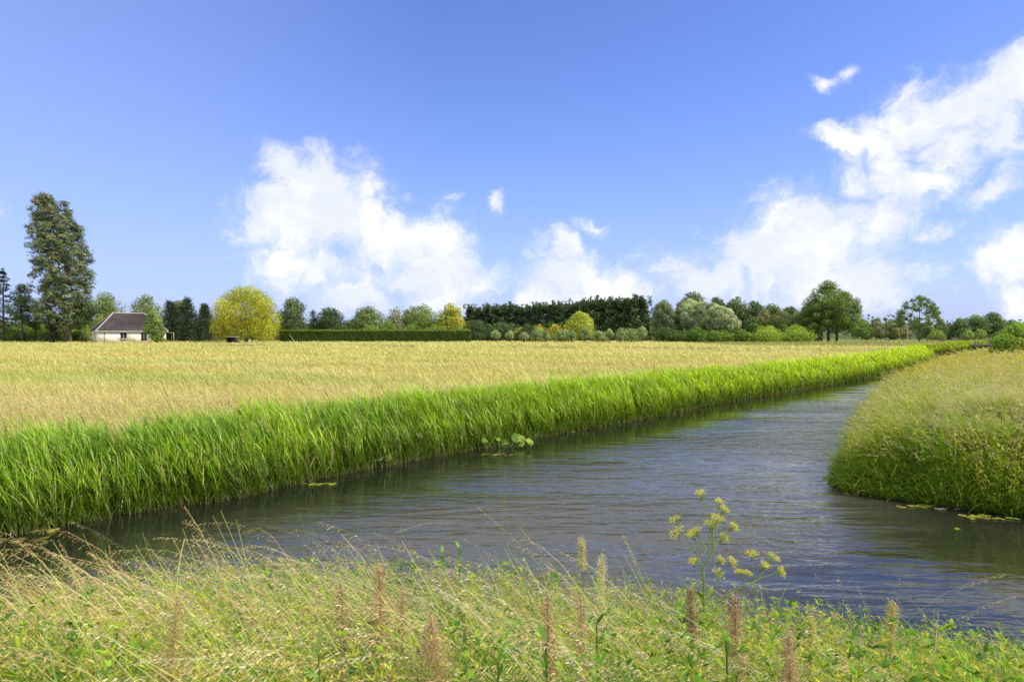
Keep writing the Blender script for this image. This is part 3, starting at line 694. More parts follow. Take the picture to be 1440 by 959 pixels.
# ------------------------------------------------------------------ single plants standing out of the foreground
def at(px, py, d): return np.array([px2x(px, d), d, HC - (py - HY) * d / F])
def seed_spire(px, py, d, w, label, tone=(.40, .25, .15), hpl=.38, name='seed_spire'):
    top = at(px, py, d); gz = float(ground(np.array([top[0]]), np.array([d]))[0])
    H = top[2] - gz; w *= 1.75; hpl *= 1.5; tone = tuple(min(.9, q * 1.25 * m_) for q, m_ in zip(tone, (1, 1.12, .95)))
    e = empty(name, (top[0], d, gz), label, 'wild plant', 'brown seed spires rising from the near bank')
    ph = random.random() * 6; sw = .03
    def ax(t): t = np.asarray(t); return np.stack([sw * np.sin(t * 2.2 + ph) - sw * math.sin(ph), sw * .7 * np.cos(t * 1.7 + ph) - sw * .7 * math.cos(ph), H * t], -1)
    mb = MB(); tube(mb, ax(np.linspace(0, 1, 14)), np.linspace(.004, .0012, 14), (.22, .13, .08), 6); mb.build('stem', M_straw, e)
    mb = MB(); n = int(190 + 5200 * w / 1.75 * .8); t = 1 - (rng.random(n) ** .9) * min(hpl / H, .8)
    f = (1 - t) * H / hpl; ww = w * (.8 + .35 * np.sin(t * 31 + ph)) * (.14 + .85 * np.sin(np.clip(f * 1.15, 0, 1) * math.pi / 2) * (1 - .3 * f)) * U(.5, 1.15, n)
    B = ax(t); azb = U(0, 6.28, n)
    blades(mb, B, azb, ww * 1.5, np.full(n, .0015), U(.45, .8, n), U(.0, .5, n), vary(np.array(tone) * .8, n), vary(tone, n), K=3)
    pts, T = curve(B, azb, ww * 1.5, np.full(n, .6), np.full(n, .25), 4)
    for q in range(16):
        i = rng.integers(1, 5, n); Pq = pts[np.arange(n), i] + rng.normal(0, .010, (n, 3))
        diamonds(mb, Pq, norm(rng.normal(size=(n, 3)) + [-.2, 0, .5]), U(.004, .012, n), U(.0012, .0028, n), vary(tone, n, .32, .12))
    mb.build('seed_head', M_straw, e)
    mb = MB(); n = 9; t = np.linspace(.12, .62, n) * (1 - .3 * hpl / H); azl = np.arange(n) * 2.4
    bentleaves(mb, ax(t), azl, U(.10, .2, n), U(.018, .035, n), U(.3, .7, n), U(.4, 1.3, n), vary((.12, .22, .035), n, .2)); mb.build('leaf_cluster', M_grass, e)
SP = [(553,800,2.5,.085,'broad rusty brown seed spire, tallest near the middle of the foreground',(.42,.27,.16),.42),
      (488,815,2.6,.040,'thin brown seed spire just left of the broad rusty one',(.38,.25,.15),.36),
      (232,852,2.2,.060,'beige brown seed spire standing alone at lower left',(.44,.30,.17),.34),
      (606,868,2.1,.065,'low pinkish brown seed spire at the bottom right of the broad one',(.45,.29,.19),.28),
      (572,836,2.7,.030,'slim seed spire close against the right side of the broad rusty one',(.40,.27,.17),.30),
      (790,842,2.5,.030,'reddish brown seed spire right of the picture middle',(.40,.24,.16),.30),
      (813,838,2.7,.018,'narrow seed spire right beside the reddish one',(.45,.32,.20),.26),
      (857,786,3.1,.013,'pale straw seed spire standing in front of the river, middle right',(.55,.46,.26),.22),
      (966,828,2.9,.014,'dark brown narrow seed spire at the left foot of the yellow umbel plant',(.30,.20,.12),.16),
      (1055,842,2.4,.026,'dusky pink brown seed spire below the yellow umbels',(.36,.22,.15),.24),
      (1104,892,2.0,.030,'wide low brown seed spire near the bottom right of the centre',(.42,.27,.18),.22),
      (818,758,3.6,.005,'very thin upright seed spike against the river',(.50,.42,.24),.10),
      (1160,870,2.8,.016,'small yellowish seed spire at lower right',(.48,.40,.18),.16),
      (1245,850,3.0,.014,'slender golden seed spire at the far right of the foreground',(.48,.38,.18),.16)]
for a in SP: seed_spire(a[0], a[1], a[2], a[3], a[4], a[5], a[6])

def grass_plume(px, py, d, L_, azm, lean, curl, label, colr=(.64,.54,.33), nsp=46, **kw):
    # px,py: where the arching tip ends
    tip = at(px, py, d)
    pts, _ = curve(np.zeros((1, 3)), np.array([azm]), np.array([L_]), np.array([lean]), np.array([curl]), 14)
    off = pts[0, -1]; bx, by = tip[0] - off[0], tip[1] - off[1]
    gz = float(ground(np.array([bx]), np.array([by]))[0])
    k = (tip[2] - gz) / off[2]; L2 = L_ * k
    pts, _ = curve(np.zeros((1, 3)), np.array([azm]), np.array([L2]), np.array([lean]), np.array([curl]), 14); off = pts[0, -1]
    bx, by = tip[0] - off[0], tip[1] - off[1]; gz = float(ground(np.array([bx]), np.array([by]))[0])
    mb = MB(); panicles(mb, np.zeros((1, 3)), np.array([azm]), np.array([L2]), np.array([lean]), np.array([curl]), [colr], nsp=nsp, stem_w=.003, **kw)
    o = mb.build('grass_stalk', M_straw); o.location = (bx, by, gz)
    tag(o, label, 'grass stalk', 'single grass stalks standing above the near bank')
PI = math.pi
PL = [(98,732,4.2,1.3,PI,.45,.75,'long grass stalk with slim pink tipped head reaching over the dark river at left',(.55,.42,.27),dict(head=.26,spl=.016,br=.03,droop=.2)),
      (56,768,4.0,1.2,PI,.40,.8,'pale grass stalk just below the long pink tipped one at left',(.60,.54,.32),dict(head=.3,spl=.015,br=.05)),
      (20,806,3.8,1.1,PI,.35,1.2,'lowest drooping grass stalk at the left edge of the bank',(.60,.54,.34),dict(head=.3,spl=.015,br=.05)),
      (268,752,4.6,1.2,PI,.35,1.1,'grass stalk with full arching head above the dark water',(.62,.54,.33),dict(head=.3,spl=.014,br=.06)),
      (376,738,4.8,1.2,PI,.35,1.1,'thin arching stalk topmost where the dark water meets the ripples',(.62,.56,.36),dict(head=.28,spl=.013,br=.04)),
      (412,742,4.9,1.2,PI,.35,1.1,'arching stalk with dense comb-like head left of the silvery one',(.66,.60,.40),dict(head=.3,spl=.014,br=.055)),
      (556,746,4.6,1.1,PI,.10,1.9,'single silvery white nodding grass head against the ripples',(.74,.72,.60),dict(head=.20,spl=.012,br=.02,nsp=60)),
      (524,748,5.0,1.1,PI,.2,1.1,'small faint grass head left of the silvery nodding one',(.52,.50,.34),dict(head=.18,spl=.01,br=.03)),
      (672,709,5.2,1.25,PI,.55,.35,'grass stalk with reddish head standing highest over mid river',(.58,.40,.26),dict(head=.16,spl=.013,br=.012,droop=.1)),
      (732,742,5.0,1.2,PI,.45,.3,'grass stalk with tawny head just right of the reddish one',(.60,.45,.26),dict(head=.13,spl=.013,br=.012,droop=.1)),
      (716,776,4.6,1.0,PI,.4,.9,'tawny arching head low over the water left of the thin spike',(.58,.48,.30),dict(head=.28,spl=.013,br=.03)),
      (878,752,4.0,1.1,PI,.25,.2,'brownish stalk leaning left beside the yellow umbel plant',(.56,.42,.24),dict(head=.16,spl=.014,br=.014,droop=.2)),
      (1140,786,3.6,1.0,PI,.12,.4,'airy upright grass stalk right of the yellow umbel plant',(.58,.52,.30),dict(head=.32,spl=.011,br=.03,nsp=26)),
      (1180,810,3.4,1.0,PI,.10,.3,'second airy stalk further right of the umbel plant',(.58,.50,.28),dict(head=.25,spl=.011,br=.025,nsp=22)),
      (1206,818,3.4,1.0,PI,.08,.4,'thin brown grass stalk between two airy ones at lower right',(.48,.38,.2),dict(head=.25,spl=.011,br=.02,nsp=22)),
      (1418,812,3.6,1.0,0,.15,1.3,'arching stalk curving right near the right edge of the water',(.56,.56,.24),dict(head=.2,spl=.012,br=.03)),
      (1430,842,3.4,1.0,0,.15,1.2,'lower stalk curving right at the right edge',(.60,.54,.32),dict(head=.2,spl=.012,br=.025)),
      (1268,808,3.3,.9,PI,.02,.08,'bare straight green stem rising right of the airy stalks',(.30,.38,.14),dict(head=.05,spl=.006,br=.004,nsp=6))]
for a in PL: grass_plume(*a[:7], label=a[7], colr=a[8], **a[9])

def wild_parsnip():
    d = 3.3; b = at(1000, 905, d); gz = float(ground(np.array([b[0]]), np.array([b[1]]))[0])
    O = np.array([b[0], b[1], gz])
    e = empty('umbel_plant', tuple(O), 'tall yellow green umbel flowered plant standing in front of the grey river', 'wild plant')
    q = lambda px, py, dd=0: at(px, py, d + dd) - O
    stems = MB(); gc = (.30, .40, .10)
    base = np.array([0, 0, 0.]); n1 = q(990, 800); n2 = q(1005, 775)
    def st(a, b_, r0, r1, sag=.0):
        a, b_ = np.array(a), np.array(b_); t = np.linspace(0, 1, 7)[:, None]
        pts = a * (1 - t) + b_ * t; pts[:, 2] += sag * np.sin(t[:, 0] * PI); tube(stems, pts, np.linspace(r0, r1, 7), gc, 6)
    st(base, n1, .006, .005); n0 = q(1000, 850)
    tops = [(1000,735,0,.030,(998,790)),(1012,705,.05,.020,(1008,750)),(985,693,.0,.018,(1002,740)),(1010,728,-.05,.030,(1000,760)),(1034,740,.03,.024,(1003,770)),
            (1020,716,.02,.020,(1005,745)),(1020,756,.06,.022,(1003,775)),(948,730,.02,.026,(978,775)),(950,748,-.06,.034,(985,795)),(978,746,.08,.024,(995,775)),
            (972,752,-.02,.018,(992,778)),(1015,788,.02,.018,(1004,800)),(1032,790,-.05,.022,(1010,810)),(1013,806,.06,.026,(1005,820)),
            (1058,778,.0,.024,(1063,830)),(1090,783,.03,.030,(1065,822)),(1078,795,-.03,.018,(1066,815)),(1102,805,.0,.022,(1064,818)),(1052,806,.03,.026,(1050,822)),(975,790,-.04,.014,(985,815)),(1040,805,.05,.018,(1045,825))]
    st(n1, n2, .005, .004); st(n2, q(1003, 735), .004, .003); st(n1, q(978, 775), .004, .003)
    st(n0, q(1050, 826, -.02), .004, .0035); st(q(1050, 826, -.02), q(1064, 818), .0035, .003); st(q(1050, 826), q(1010, 850), .003, .003)
    st(q(1003, 735), q(1010, 715, .02), .003, .002)
    flow = MB()
    for (px, py, dd, r, (sx, sy)) in tops:
        T = q(px, py, dd); S = q(sx, sy, dd * .3); hub = T - (T - S) / np.linalg.norm(T - S) * min(.045, np.linalg.norm(T - S) * .6)
        st(S, hub, .0026, .0016, .004); r *= 1.2
        nr = 13
        axd = norm(T - S)
        for k in range(nr):
            a = k * 2.399; rr = r * math.sqrt((k + .5) / nr)
            s1 = norm(np.cross(axd, [0, 1, .2])); s2 = np.cross(axd, s1)
            end = T + s1 * rr * math.cos(a) + s2 * rr * math.sin(a) - axd * rr * rr * 8
            tube(stems, [hub, (hub + end) / 2 + axd * .004, end], [.0009, .0008, .0006], gc, 4)
            r_ = 0; m = 16; o = rng.normal(0, .0055, (m, 3)) + axd * .002
            diamonds(flow, end + o, norm(rng.normal(size=(m, 3)) + axd * .6), U(.004, .0085, m), U(.003, .0055, m),
                     vary(mixc([(.74, .68, .10), (.58, .60, .10), (.66, .46, .10)], m, [.5, .35, .15]), m, .15))
    stems.build('stem', M_grass, e); flow.build('flower_head', M_grass, e)
    lf = MB(); n = 10; t = np.linspace(.2, .85, n)[:, None]; B = base * (1 - t) + n1 * t
    for k in range(6):
        bentleaves(lf, B + rng.normal(0, .02, (n, 3)), U(0, 6.28, n), U(.06, .14, n), U(.02, .035, n), U(.6, 1.2, n), U(.2, .8, n), vary((.18, .28, .04), n, .2))
    lf.build('leaf_cluster', M_grass, e)
wild_parsnip()

def leafy_stalk(px, py, d, label, tone=(.11, .2, .035), nl=18, LL=.12, WW=.019):
    top = at(px, py, d); gz = float(ground(np.array([top[0]]), np.array([d]))[0]); H = top[2] - gz
    e = empty('leafy_stalk', (top[0], d, gz), label, 'wild plant', 'leafy stalks in the near bank')
    mb = MB(); tube(mb, [(0, 0, 0), (.01, 0, H * .5), (0, .01, H)], [.006, .005, .003], (.14, .18, .06), 6); mb.build('stem', M_grass, e)
    mb = MB(); t = np.linspace(.25, 1, nl); B = np.stack([.01 * np.sin(t * 3), 0 * t, H * t], -1)
    bentleaves(mb, B, np.arange(nl) * 2.3 + random.random() * 6, LL * U(.75, 1.2, nl) * (1.2 - .5 * t), WW * U(.8, 1.2, nl), U(.25, .6, nl), U(.3, .9, nl), vary(np.array(tone) * 1.35, nl, .2))
    mb.build('leaf_cluster', M_grass, e)
for a in [(520,862,2.6,'leafy dark green stalk beside the thin brown spire'),(768,905,2.2,'leafy stalk low at the bottom centre'),
          (840,880,2.5,'upright stalk with pale green leaves right of centre'),(645,772,5.0,'nettle like stalk poking up at the crest of the bank',(.13,.26,.05),16,.10,.03),
          (622,778,5.2,'low leafy stalk left of the nettle like one at the crest',(.14,.26,.05),14,.1,.028),(1025,905,2.2,'dark leaved stalk under the yellow umbel plant'),
          (700,935,2.0,'bright leafy stalk at the bottom edge left of centre'),(445,925,2.1,'dark leafy stalk at the bottom edge below the thin brown spire'),
          (1200,905,2.6,'green leaved stalk among pale heads at lower right')]:
    leafy_stalk(*a)

# ------------------------------------------------------------------ plants and leaves along the water
def ribbed_leaf(mb, P, az, size, tilt, c):
    # round butterbur-like leaf: notched disc, cupped, on a stalk
    n = 14; a = np.linspace(.25, 2 * PI - .25, n)
    r = size * (1 + .07 * np.sin(a * 5)); u = np.stack([r * np.cos(a), r * np.sin(a) * .85, .12 * size * np.cos(a * 2)], -1)
    u = np.concatenate([[[size * .12, 0, -.06 * size]], u])
    ct, stt = math.cos(tilt), math.sin(tilt)
    v = np.stack([u[:, 0] * ct + u[:, 2] * stt, u[:, 1], -u[:, 0] * stt + u[:, 2] * ct], -1)
    ca, sa = math.cos(az), math.sin(az)
    v = np.stack([v[:, 0] * ca - v[:, 1] * sa, v[:, 0] * sa + v[:, 1] * ca, v[:, 2]], -1) + P
    f = [(0, i, i + 1) for i in range(1, n)]
    mb.add(v, f, np.array(c))
def big_leaf_plant(px, py, n, spread, size, label, tone, name='broad_leaved_plant', hts=(.15, .55)):
    d = 3.6 * F / (py - HY); o = at(px, py, d)
    e = empty(name, tuple(o), label, 'wild plant', None)
    st = MB(); lf = MB()
    for k in range(n):
        a = U(0, 6.28); rr = spread * math.sqrt(U(0, 1)); h = U(*hts)
        P = np.array([rr * math.cos(a), rr * math.sin(a) * .5, h])
        tube(st, [(P[0] * .3, P[1] * .3, -.1), (P[0] * .7, P[1] * .7, h * .6), P], [.008, .006, .004], (.25, .33, .1), 5)
        ribbed_leaf(lf, P, U(3.6, 5.8), size * U(.7, 1.2), U(.2, 1.0), vary(tone, 1, .15)[0])
        if n <= 40: st.build('stalk', M_grass, e); lf.build('leaf', M_grass, e); st = MB(); lf = MB()
    if n > 40: st.build('stalk', M_grass, e); lf.build('leaf_cluster', M_grass, e)
big_leaf_plant(702, 629, 26, 1.1, .115, 'patch of large round yellow green leaves at the foot of the reeds mid river', (.20, .32, .04), hts=(.08, .42))
big_leaf_plant(283, 700, 5, .35, .16, 'few big grey green leaves poking from the reeds near the left', (.30, .42, .20), hts=(.1, .6))
big_leaf_plant(542, 656, 4, .25, .12, 'few pale leaves at the waterline of the reeds left of centre', (.34, .40, .20), hts=(.05, .45))
big_leaf_plant(880, 590, 12, .7, .12, 'low light green leaves trailing from the far reeds, farthest big leaved plant', (.28, .38, .08), hts=(.05, .35))
big_leaf_plant(1186, 686, 34, .42, .075, 'dark leafy clump leaning over the water at the tip of the right bank', (.14, .26, .03), hts=(.05, .42))

def floating_leaves(px, py, rx, ry, n, label, tones, size=.07):
    d = 3.6 * F / (py - HY); o = at(px, py, d)
    for k in range(n):
        a = U(0, 6.28); q = math.sqrt(U(0, 1)); mb = MB()
        s_ = size * U(.5, 1.3); m = 12; t = np.linspace(.2, 2 * PI - .2, m)
        r = s_ * (1 + .06 * np.sin(3 * t)); az = U(0, 6.28)
        v = np.concatenate([[[0, 0, 0]], np.stack([r * np.cos(t + az), r * np.sin(t + az), .004 * np.sin(t * 3)], -1)])
        mb.add(v, [(0, i, i + 1) for i in range(1, m)], vary(tones[k % len(tones)], 1, .15)[0])
        b = mb.build('floating_leaf', M_grass); b.location = (o[0] + rx * q * math.cos(a), o[1] + ry * q * math.sin(a), WZ + .008 + .0015 * k)
        tag(b, label, 'floating leaf', 'floating leaves: ' + label)
YG = [(.34, .36, .05), (.26, .32, .05), (.40, .34, .06)]
for a in [(58,748,.30,.10,9,'bright green floating leaf at the foot of the reeds, far left'),(30,765,.5,.25,20,'brown green weed leaf on the dark water at the far left'),
          (455,682,.45,.12,14,'yellow brown floating leaf below the reeds left of centre'),(501,661,.12,.05,3,'small yellow leaf floating at the reed foot'),
          (1197,696,.15,.05,3,'yellow green floating leaf off the tip of the right bank'),(1291,713,.42,.10,12,'yellow floating leaf in the large patch under the right bank'),
          (1370,727,.30,.08,8,'rusty yellow leaf floating below the overhanging grass at right'),(1400,731,.5,.08,12,'green floating leaf closest to the right edge of the water'),
          (1345,745,.06,.03,1,'tiny pale leaf adrift on the dark reflection'),(700,640,.5,.15,12,'dull weed leaf floating in front of the big round leaves'),
          (790,608,.5,.12,10,'floating leaf at the reeds just right of the big round leaves')]:
    tones = [(.16, .14, .04), (.2, .2, .05)] if 'weed' in a[5] else YG
    floating_leaves(*a, tones)
def feathers():
    d = 3.6 * F / (716 - HY); o = at(1335, 716, d)
    for k in range(9):
        mb = MB(); a = U(0, 6.28)
        blades(mb, np.zeros((1, 3)), np.array([a]), np.array([U(.08, .16)]), np.array([U(.03, .05)]), np.array([1.35]), np.array([.3]), vary((.7, .72, .74), 1, .08), vary((.75, .76, .77), 1, .08), K=5, face=np.array([a + 1.57]))
        b = mb.build('white_feather', M_straw); b.location = (o[0] + rng.normal(0, .2), o[1] + rng.normal(0, .04), WZ + .01)
        tag(b, 'small white feather floating on the water under the right bank', 'feather', 'white feathers under the right bank')
feathers()

# ------------------------------------------------------------------ trees
BARK = (.10, .08, .06)
def crown_leaves(lumps, n, size, c, cvar=.22, up=.0, stretch=None, dark=.75, elong=1.0, hang=0.0, asp=.6, shell=.55, nrmb=1.0):
    """lumps: (m,6) centre xyz, radii xyz. leaf-sized faces through the volume of every clump"""
    mb = MB(); lumps = np.array(lumps, float); m = len(lumps)
    w = (lumps[:, 3] * lumps[:, 4] * lumps[:, 5]) ** (2 / 3); i = rng.choice(m, n, p=w / w.sum())
    u = norm(rng.normal(size=(n, 3))); r = (shell + (1 - shell) * rng.random(n) ** .6)[:, None] * (1 + .10 * rng.normal(size=(n, 1)))
    P = lumps[i, :3] + u * r * lumps[i, 3:]
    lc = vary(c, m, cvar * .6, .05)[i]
    lc = lc * (1 + .22 * u[:, 2:3])  # clump tops lighter, undersides darker: light from above painted into leaf colour
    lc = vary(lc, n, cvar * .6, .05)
    nr = norm(u * nrmb + .55 * rng.normal(size=(n, 3)) + [0, 0, .25])
    D = rng.normal(size=(n, 3))
    if stretch is not None: D = D * .45 + np.array(stretch)
    if hang: D = D * .4 + np.array([0, 0, -hang])
    D = norm(D - nr * (D * nr).sum(1, keepdims=True) * .7)
    s = size * U(.6, 1.4, n)
    diamonds(mb, P - D * (s * elong * .5)[:, None], D, s * elong, s * asp, lc, nrm=nr)
    return mb
def lump_set(H, W, z0, m, rl=.28, shape='round', dep=None, lean=0):
    """clumps arranged inside a crown outline of height z0..H and width W"""
    out = []; dep = dep or W
    hh = (H - z0)
    for k in range(m):
        t = (k + random.random()) / m
        if shape == 'round': prof = math.sqrt(max(0, 1 - (2 * t - 1) ** 2)) * .92 + .08; prof *= (1.06 - .12 * t)
        elif shape == 'dome': prof = math.sqrt(max(0.02, 1 - t ** 2.4))
        elif shape == 'cone': prof = (1 - t) ** .75 * .95 + .06
        elif shape == 'oval': prof = math.sin(PI * (t * .86 + .12)) ** .6
        else: prof = 1
        a = k * 2.399 + random.random(); r = math.sqrt(random.random() * .6 + .4) if random.random() < .8 else random.random() * .5
        lr = 1.12 * rl * W * random.uniform(.7, 1.25) * (.55 + .45 * prof)
        R_ = max(0, W / 2 * prof - lr * .75)
        out.append((R_ * r * math.cos(a) + lean * t * hh, R_ * r * math.sin(a) * dep / W, z0 + lr * .5 + (hh - lr * 1.35) * t, lr, lr * dep / W, lr * random.uniform(.65, .9)))
    return out
def limbs(mb, lumps, H0, r, c=BARK, k=8, base=(0, 0)):
    ls = sorted(lumps, key=lambda q: -q[3])[:k]
    for q in ls:
        s = np.array([base[0], base[1], H0 * random.uniform(.6, 1.0)]); e = np.array(q[:3])
        mid = (s + e) / 2 + [0, 0, -.1 * abs(e[2] - s[2])] + rng.normal(0, .1, 3)
        tube(mb, [s, mid, e], [r * .5, r * .32, r * .1], c, 5)
def tree(name, label, px, top, wpx, d, c, cat='tree', shape='round', crown_from=.2, m=34, n=5200, leaf=.42, group=None, lean=0, bark=BARK, rl=.2,
         trunk_r=None, gz=0.0, dep=None, base=None, **kw):
    W = wpx * d / F; H = HC - gz - (top - HY) * d / F
    if dep: dep = dep * W
    lumps = lump_set(H, W, H * crown_from, m, rl, shape, dep, lean)
    e = empty(name, (px2x(px, d), d, gz), label, cat, group)
    tb = MB(); r = trunk_r or max(.1, H * .018); hz = H * max(crown_from, .12) * 1.5 + .3
    tube(tb, [(0, 0, -.3), (.02, 0, hz * .3), (lean * hz * .3, .03, hz), (lean * H * .5, 0, H * .75)], [r * 1.25, r, r * .8, r * .15], bark, 8)
    limbs(tb, lumps, hz, r, bark)
    tb.build('trunk', M_barkv, e, smooth=True)
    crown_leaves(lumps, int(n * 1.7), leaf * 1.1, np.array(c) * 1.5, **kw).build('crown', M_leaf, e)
    return e
def shrub(name, label, px, top, wpx, d, c, bottom=0.0, m=14, n=2600, leaf=.35, group=None, cat='shrub', gz=0.0, rl=.24, dep=.8, shape='dome', **kw):
    W = wpx * d / F; H = HC - gz - (top - HY) * d / F
    lumps = lump_set(H, W, bottom, m, rl, shape, W * dep)
    mb = crown_leaves(lumps, int(n * 1.4), leaf * 1.1, np.array(c) * 1.35, **kw)
    o = mb.build(name, M_leaf); o.location = (px2x(px, d), d, gz); tag(o, label, cat, group); return o

G_MID = (.10, .15, .030); G_DARK = (.035, .062, .022); G_OLIVE = (.15, .18, .045); G_BRIGHT = (.17, .25, .025); G_YEL = (.36, .36, .025); G_SILV = (.21, .26, .13)
# --- left group
def fir(name, label, px, top, wpx, d, c, tiers=14, n=3000, group=None, base=.06, size=.42, open_=False):
    W = wpx * d / F; H = HC - (top - HY) * d / F
    e = empty(name, (px2x(px, d), d, 0), label, 'tree', group)
    tb = MB(); tube(tb, [(0, 0, -.2), (0, 0, H * .5), (.05, 0, H * .98)], [H * .016, H * .011, .03], BARK, 7)
    cr = MB()
    lum = []
    for k in range(tiers):
        t0 = base + (1 - base) * (k + .5 * random.random()) / tiers; t = t0; R_ = W / 2 * (1 - t) ** .8 * random.uniform(.75, 1.1) + .12
        nb = 6 if open_ else 8
        for j in range(nb):
            t = t0 + random.uniform(-.6, .6) / tiers * (1 - base); a = 2 * PI * j / nb + k * .8 + random.random() * .6; rr = R_ * random.uniform(.75, 1.1)
            tube(tb, [(0, 0, t * H), (rr * .5 * math.cos(a), rr * .5 * math.sin(a), t * H - .05 * rr), (rr * math.cos(a), rr * math.sin(a), t * H - .02 * rr)], [.05, .035, .015], BARK, 4)
            q = max(3, int(n / tiers / nb)); u = rng.random(q) ** .7
            P = np.stack([rr * u * math.cos(a), rr * u * math.sin(a), t * H - .12 * rr * u + .10 * rr * u * u], -1) + rng.normal(0, (.13 if open_ else .30) * (1 + .25 * R_), (q, 3)) * [1, 1, 1.1 if not open_ else .7]
            D = norm(np.stack([math.cos(a) + rng.normal(0, .5, q), math.sin(a) + rng.normal(0, .5, q), rng.normal(-.05, .35, q)], -1))
            diamonds(cr, P, D, size * U(.6, 1.3, q), size * .4, vary(c, q, .25))
    P = np.stack([rng.normal(0, .08, 40), rng.normal(0, .08, 40), H * U(.9, 1.0, 40)], -1)
    diamonds(cr, P, norm(rng.normal(0, .5, (40, 3)) + [0, 0, 1]), size * .7, size * .25, vary(c, 40, .2))
    tb.build('trunk', M_barkv, e); cr.build('crown', M_leaf, e); return e
fir('fir_tree', 'slim open fir with level branches at the left edge of the photo', 5, 377, 50, 190, (.06, .10, .045), 17, 4200, open_=True, size=.45)
tree('pine_tree', 'dark pine beside the slim fir, left of the tall poplar', 31, 398, 40, 188, (.07, .105, .035), shape='oval', crown_from=.32, m=16, n=3000, leaf=.36, rl=.2, hang=0)
tree('pine_tree', 'small pine squeezed between the dark pine and the tall poplar', 50, 424, 28, 192, (.09, .125, .035), shape='oval', crown_from=.3, m=10, n=1800, leaf=.34)
tree('broadleaf_tree', 'dark broadleaf tree with bare lower trunk just right of the tall poplar', 120, 420, 42, 186, (.06, .085, .028), shape='oval', crown_from=.38, m=14, n=2800, leaf=.36)
fir('fir_tree', 'low dark fir at the foot of the tall poplar', 74, 440, 30, 184, (.03, .05, .02), 10, 2400)
def poplar():
    d = 186; k = d / F
    # crown outline measured left/right per row
    rows = [(274, 56, 76), (285, 49, 84), (300, 48, 100), (320, 47, 113), (345, 47, 123), (370, 49, 131), (395, 50, 132), (420, 52, 128), (445, 56, 122), (462, 72, 112)]
    e = empty('poplar_tree', (px2x(94, d), d, 0), 'very tall windblown poplar rising far above the other trees at left', 'tree')
    ys = np.array([r[0] for r in rows], float); lf = np.array([r[1] for r in rows], float); rt = np.array([r[2] for r in rows], float)
    lum = []
    for q in range(480):
        y = 276 + 186 * random.random() ** .92; l = np.interp(y, ys, lf); r_ = np.interp(y, ys, rt); w = r_ - l
        lr = random.uniform(4.2, 8.0) * (.55 + .45 * min(1, w / 70)); a = random.random()
        x = l + lr * 1.0 + (w - 2 * lr) * a if w > 2 * lr else (l + r_) / 2
        dep = math.sqrt(max(.05, 1 - ((x - (l + r_) / 2) / (w / 2 + .01)) ** 2)) * w / 2 * .8
        lum.append(((x - 94) * k, random.uniform(-1, 1) * dep * k, HC - (y - HY) * k, lr * k * .85, lr * k * 1.0, lr * k * 1.15))
    # notch and twin top: second leader on the right
    for q in range(14):
        t = q / 13; lum.append(((90 + 24 * t - 94) * k, random.uniform(-.6, .6), HC - (284 + 46 * t - HY) * k, .75, .75, 1.0))
    tb = MB()
    for (x0, s) in ((-.5, 1), (.9, -1)):
        tube(tb, [(x0, 0, -.3), (x0, 0, 5), (x0 - .5 * s, .2, 14), (x0 - 2.5, 0, 26), (-3.6, 0, 36)], [.42, .36, .28, .16, .04], (.15, .13, .10), 8)
    for q in lum[::4]:
        s = np.array([-.2 - max(0, q[2] - 8) * .09, 0, max(4, q[2] - 5)]); tube(tb, [s, (s + q[:3]) / 2 + [0, 0, -.3], q[:3]], [.12, .08, .03], (.14, .12, .1), 5)
    tb.build('trunk', M_barkv, e, smooth=True)
    cm = MB(); n = 4600; L3 = np.array(lum); i = rng.choice(len(L3), n); u = norm(rng.normal(size=(n, 3))) * (rng.random((n, 1)) ** .4)
    S = L3[i, :3] + u * L3[i, 3:] * 1.05
    dr = norm(np.array([-1.0, 0, .62]) + rng.normal(0, .28, (n, 3))); tl = U(.9, 2.4, n); tc_ = vary((.15, .185, .085), n, .38, .06)
    lit = rng.random(n) < .22; tc_[lit] = vary((.30, .33, .20), lit.sum(), .15)  # a share of twigs painted paler as sunlit highlights
    for q in range(20):
        f_ = rng.random(n); P = S + dr * (tl * (f_ - .5))[:, None] + rng.normal(0, .13, (n, 3)) - np.array([0, 0, 1.]) * (.35 * tl * f_ ** 2)[:, None]
        D = norm(dr + rng.normal(0, .35, (n, 3)) - np.array([0, 0, .5]) * f_[:, None])
        diamonds(cm, P, D, U(.35, .65, n), U(.13, .22, n), vary(tc_, n, .12), nrm=norm(u + rng.normal(0, .5, (n, 3)) + [.2, -.2, .5]))
    cm.build('crown', M_leaf, e)
poplar()
tree('broadleaf_tree', 'light green broadleaf tree behind the bungalow roof', 150, 407, 72, 214, (.14, .185, .045), crown_from=.12, m=26, n=5000, shape='dome')
tree('broadleaf_tree', 'pale green tree just right of the bungalow roof', 206, 411, 52, 210, (.15, .18, .06), crown_from=.12, m=22, n=3600, shape='round')
for (px, tp, w, lb) in ((240, 424, 36, 'dark spruce closest to the right end of the bungalow'), (263, 421, 44, 'widest dark spruce between bungalow and golden willow'),
                        (288, 428, 34, 'dark spruce touching the golden willow')):
    fir('spruce_tree', lb, px, tp, w * 1.4, 192 + random.random() * 6, (.07, .10, .05), 16, 7500, group='dark spruces right of the bungalow', base=.02, size=.5)
tree('broadleaf_tree', 'small brownish green tree above the spruces', 252, 420, 32, 206, (.12, .125, .05), m=12, n=2200)
for i, (px, tp, w, lb) in enumerate(((10, 455, 44, 'bright hedge shrub at the left edge'), (52, 452, 46, 'bright hedge shrub left of the poplar trunk'), (92, 453, 40, 'bright hedge shrub behind the poplar trunk'),
                          (118, 454, 34, 'bright hedge shrub left of the bungalow'))):
    shrub('shrub', lb, px, tp, w, 197, (.20, .27, .03), n=1800, leaf=.36, group='bright shrubs behind the left tree trunks')
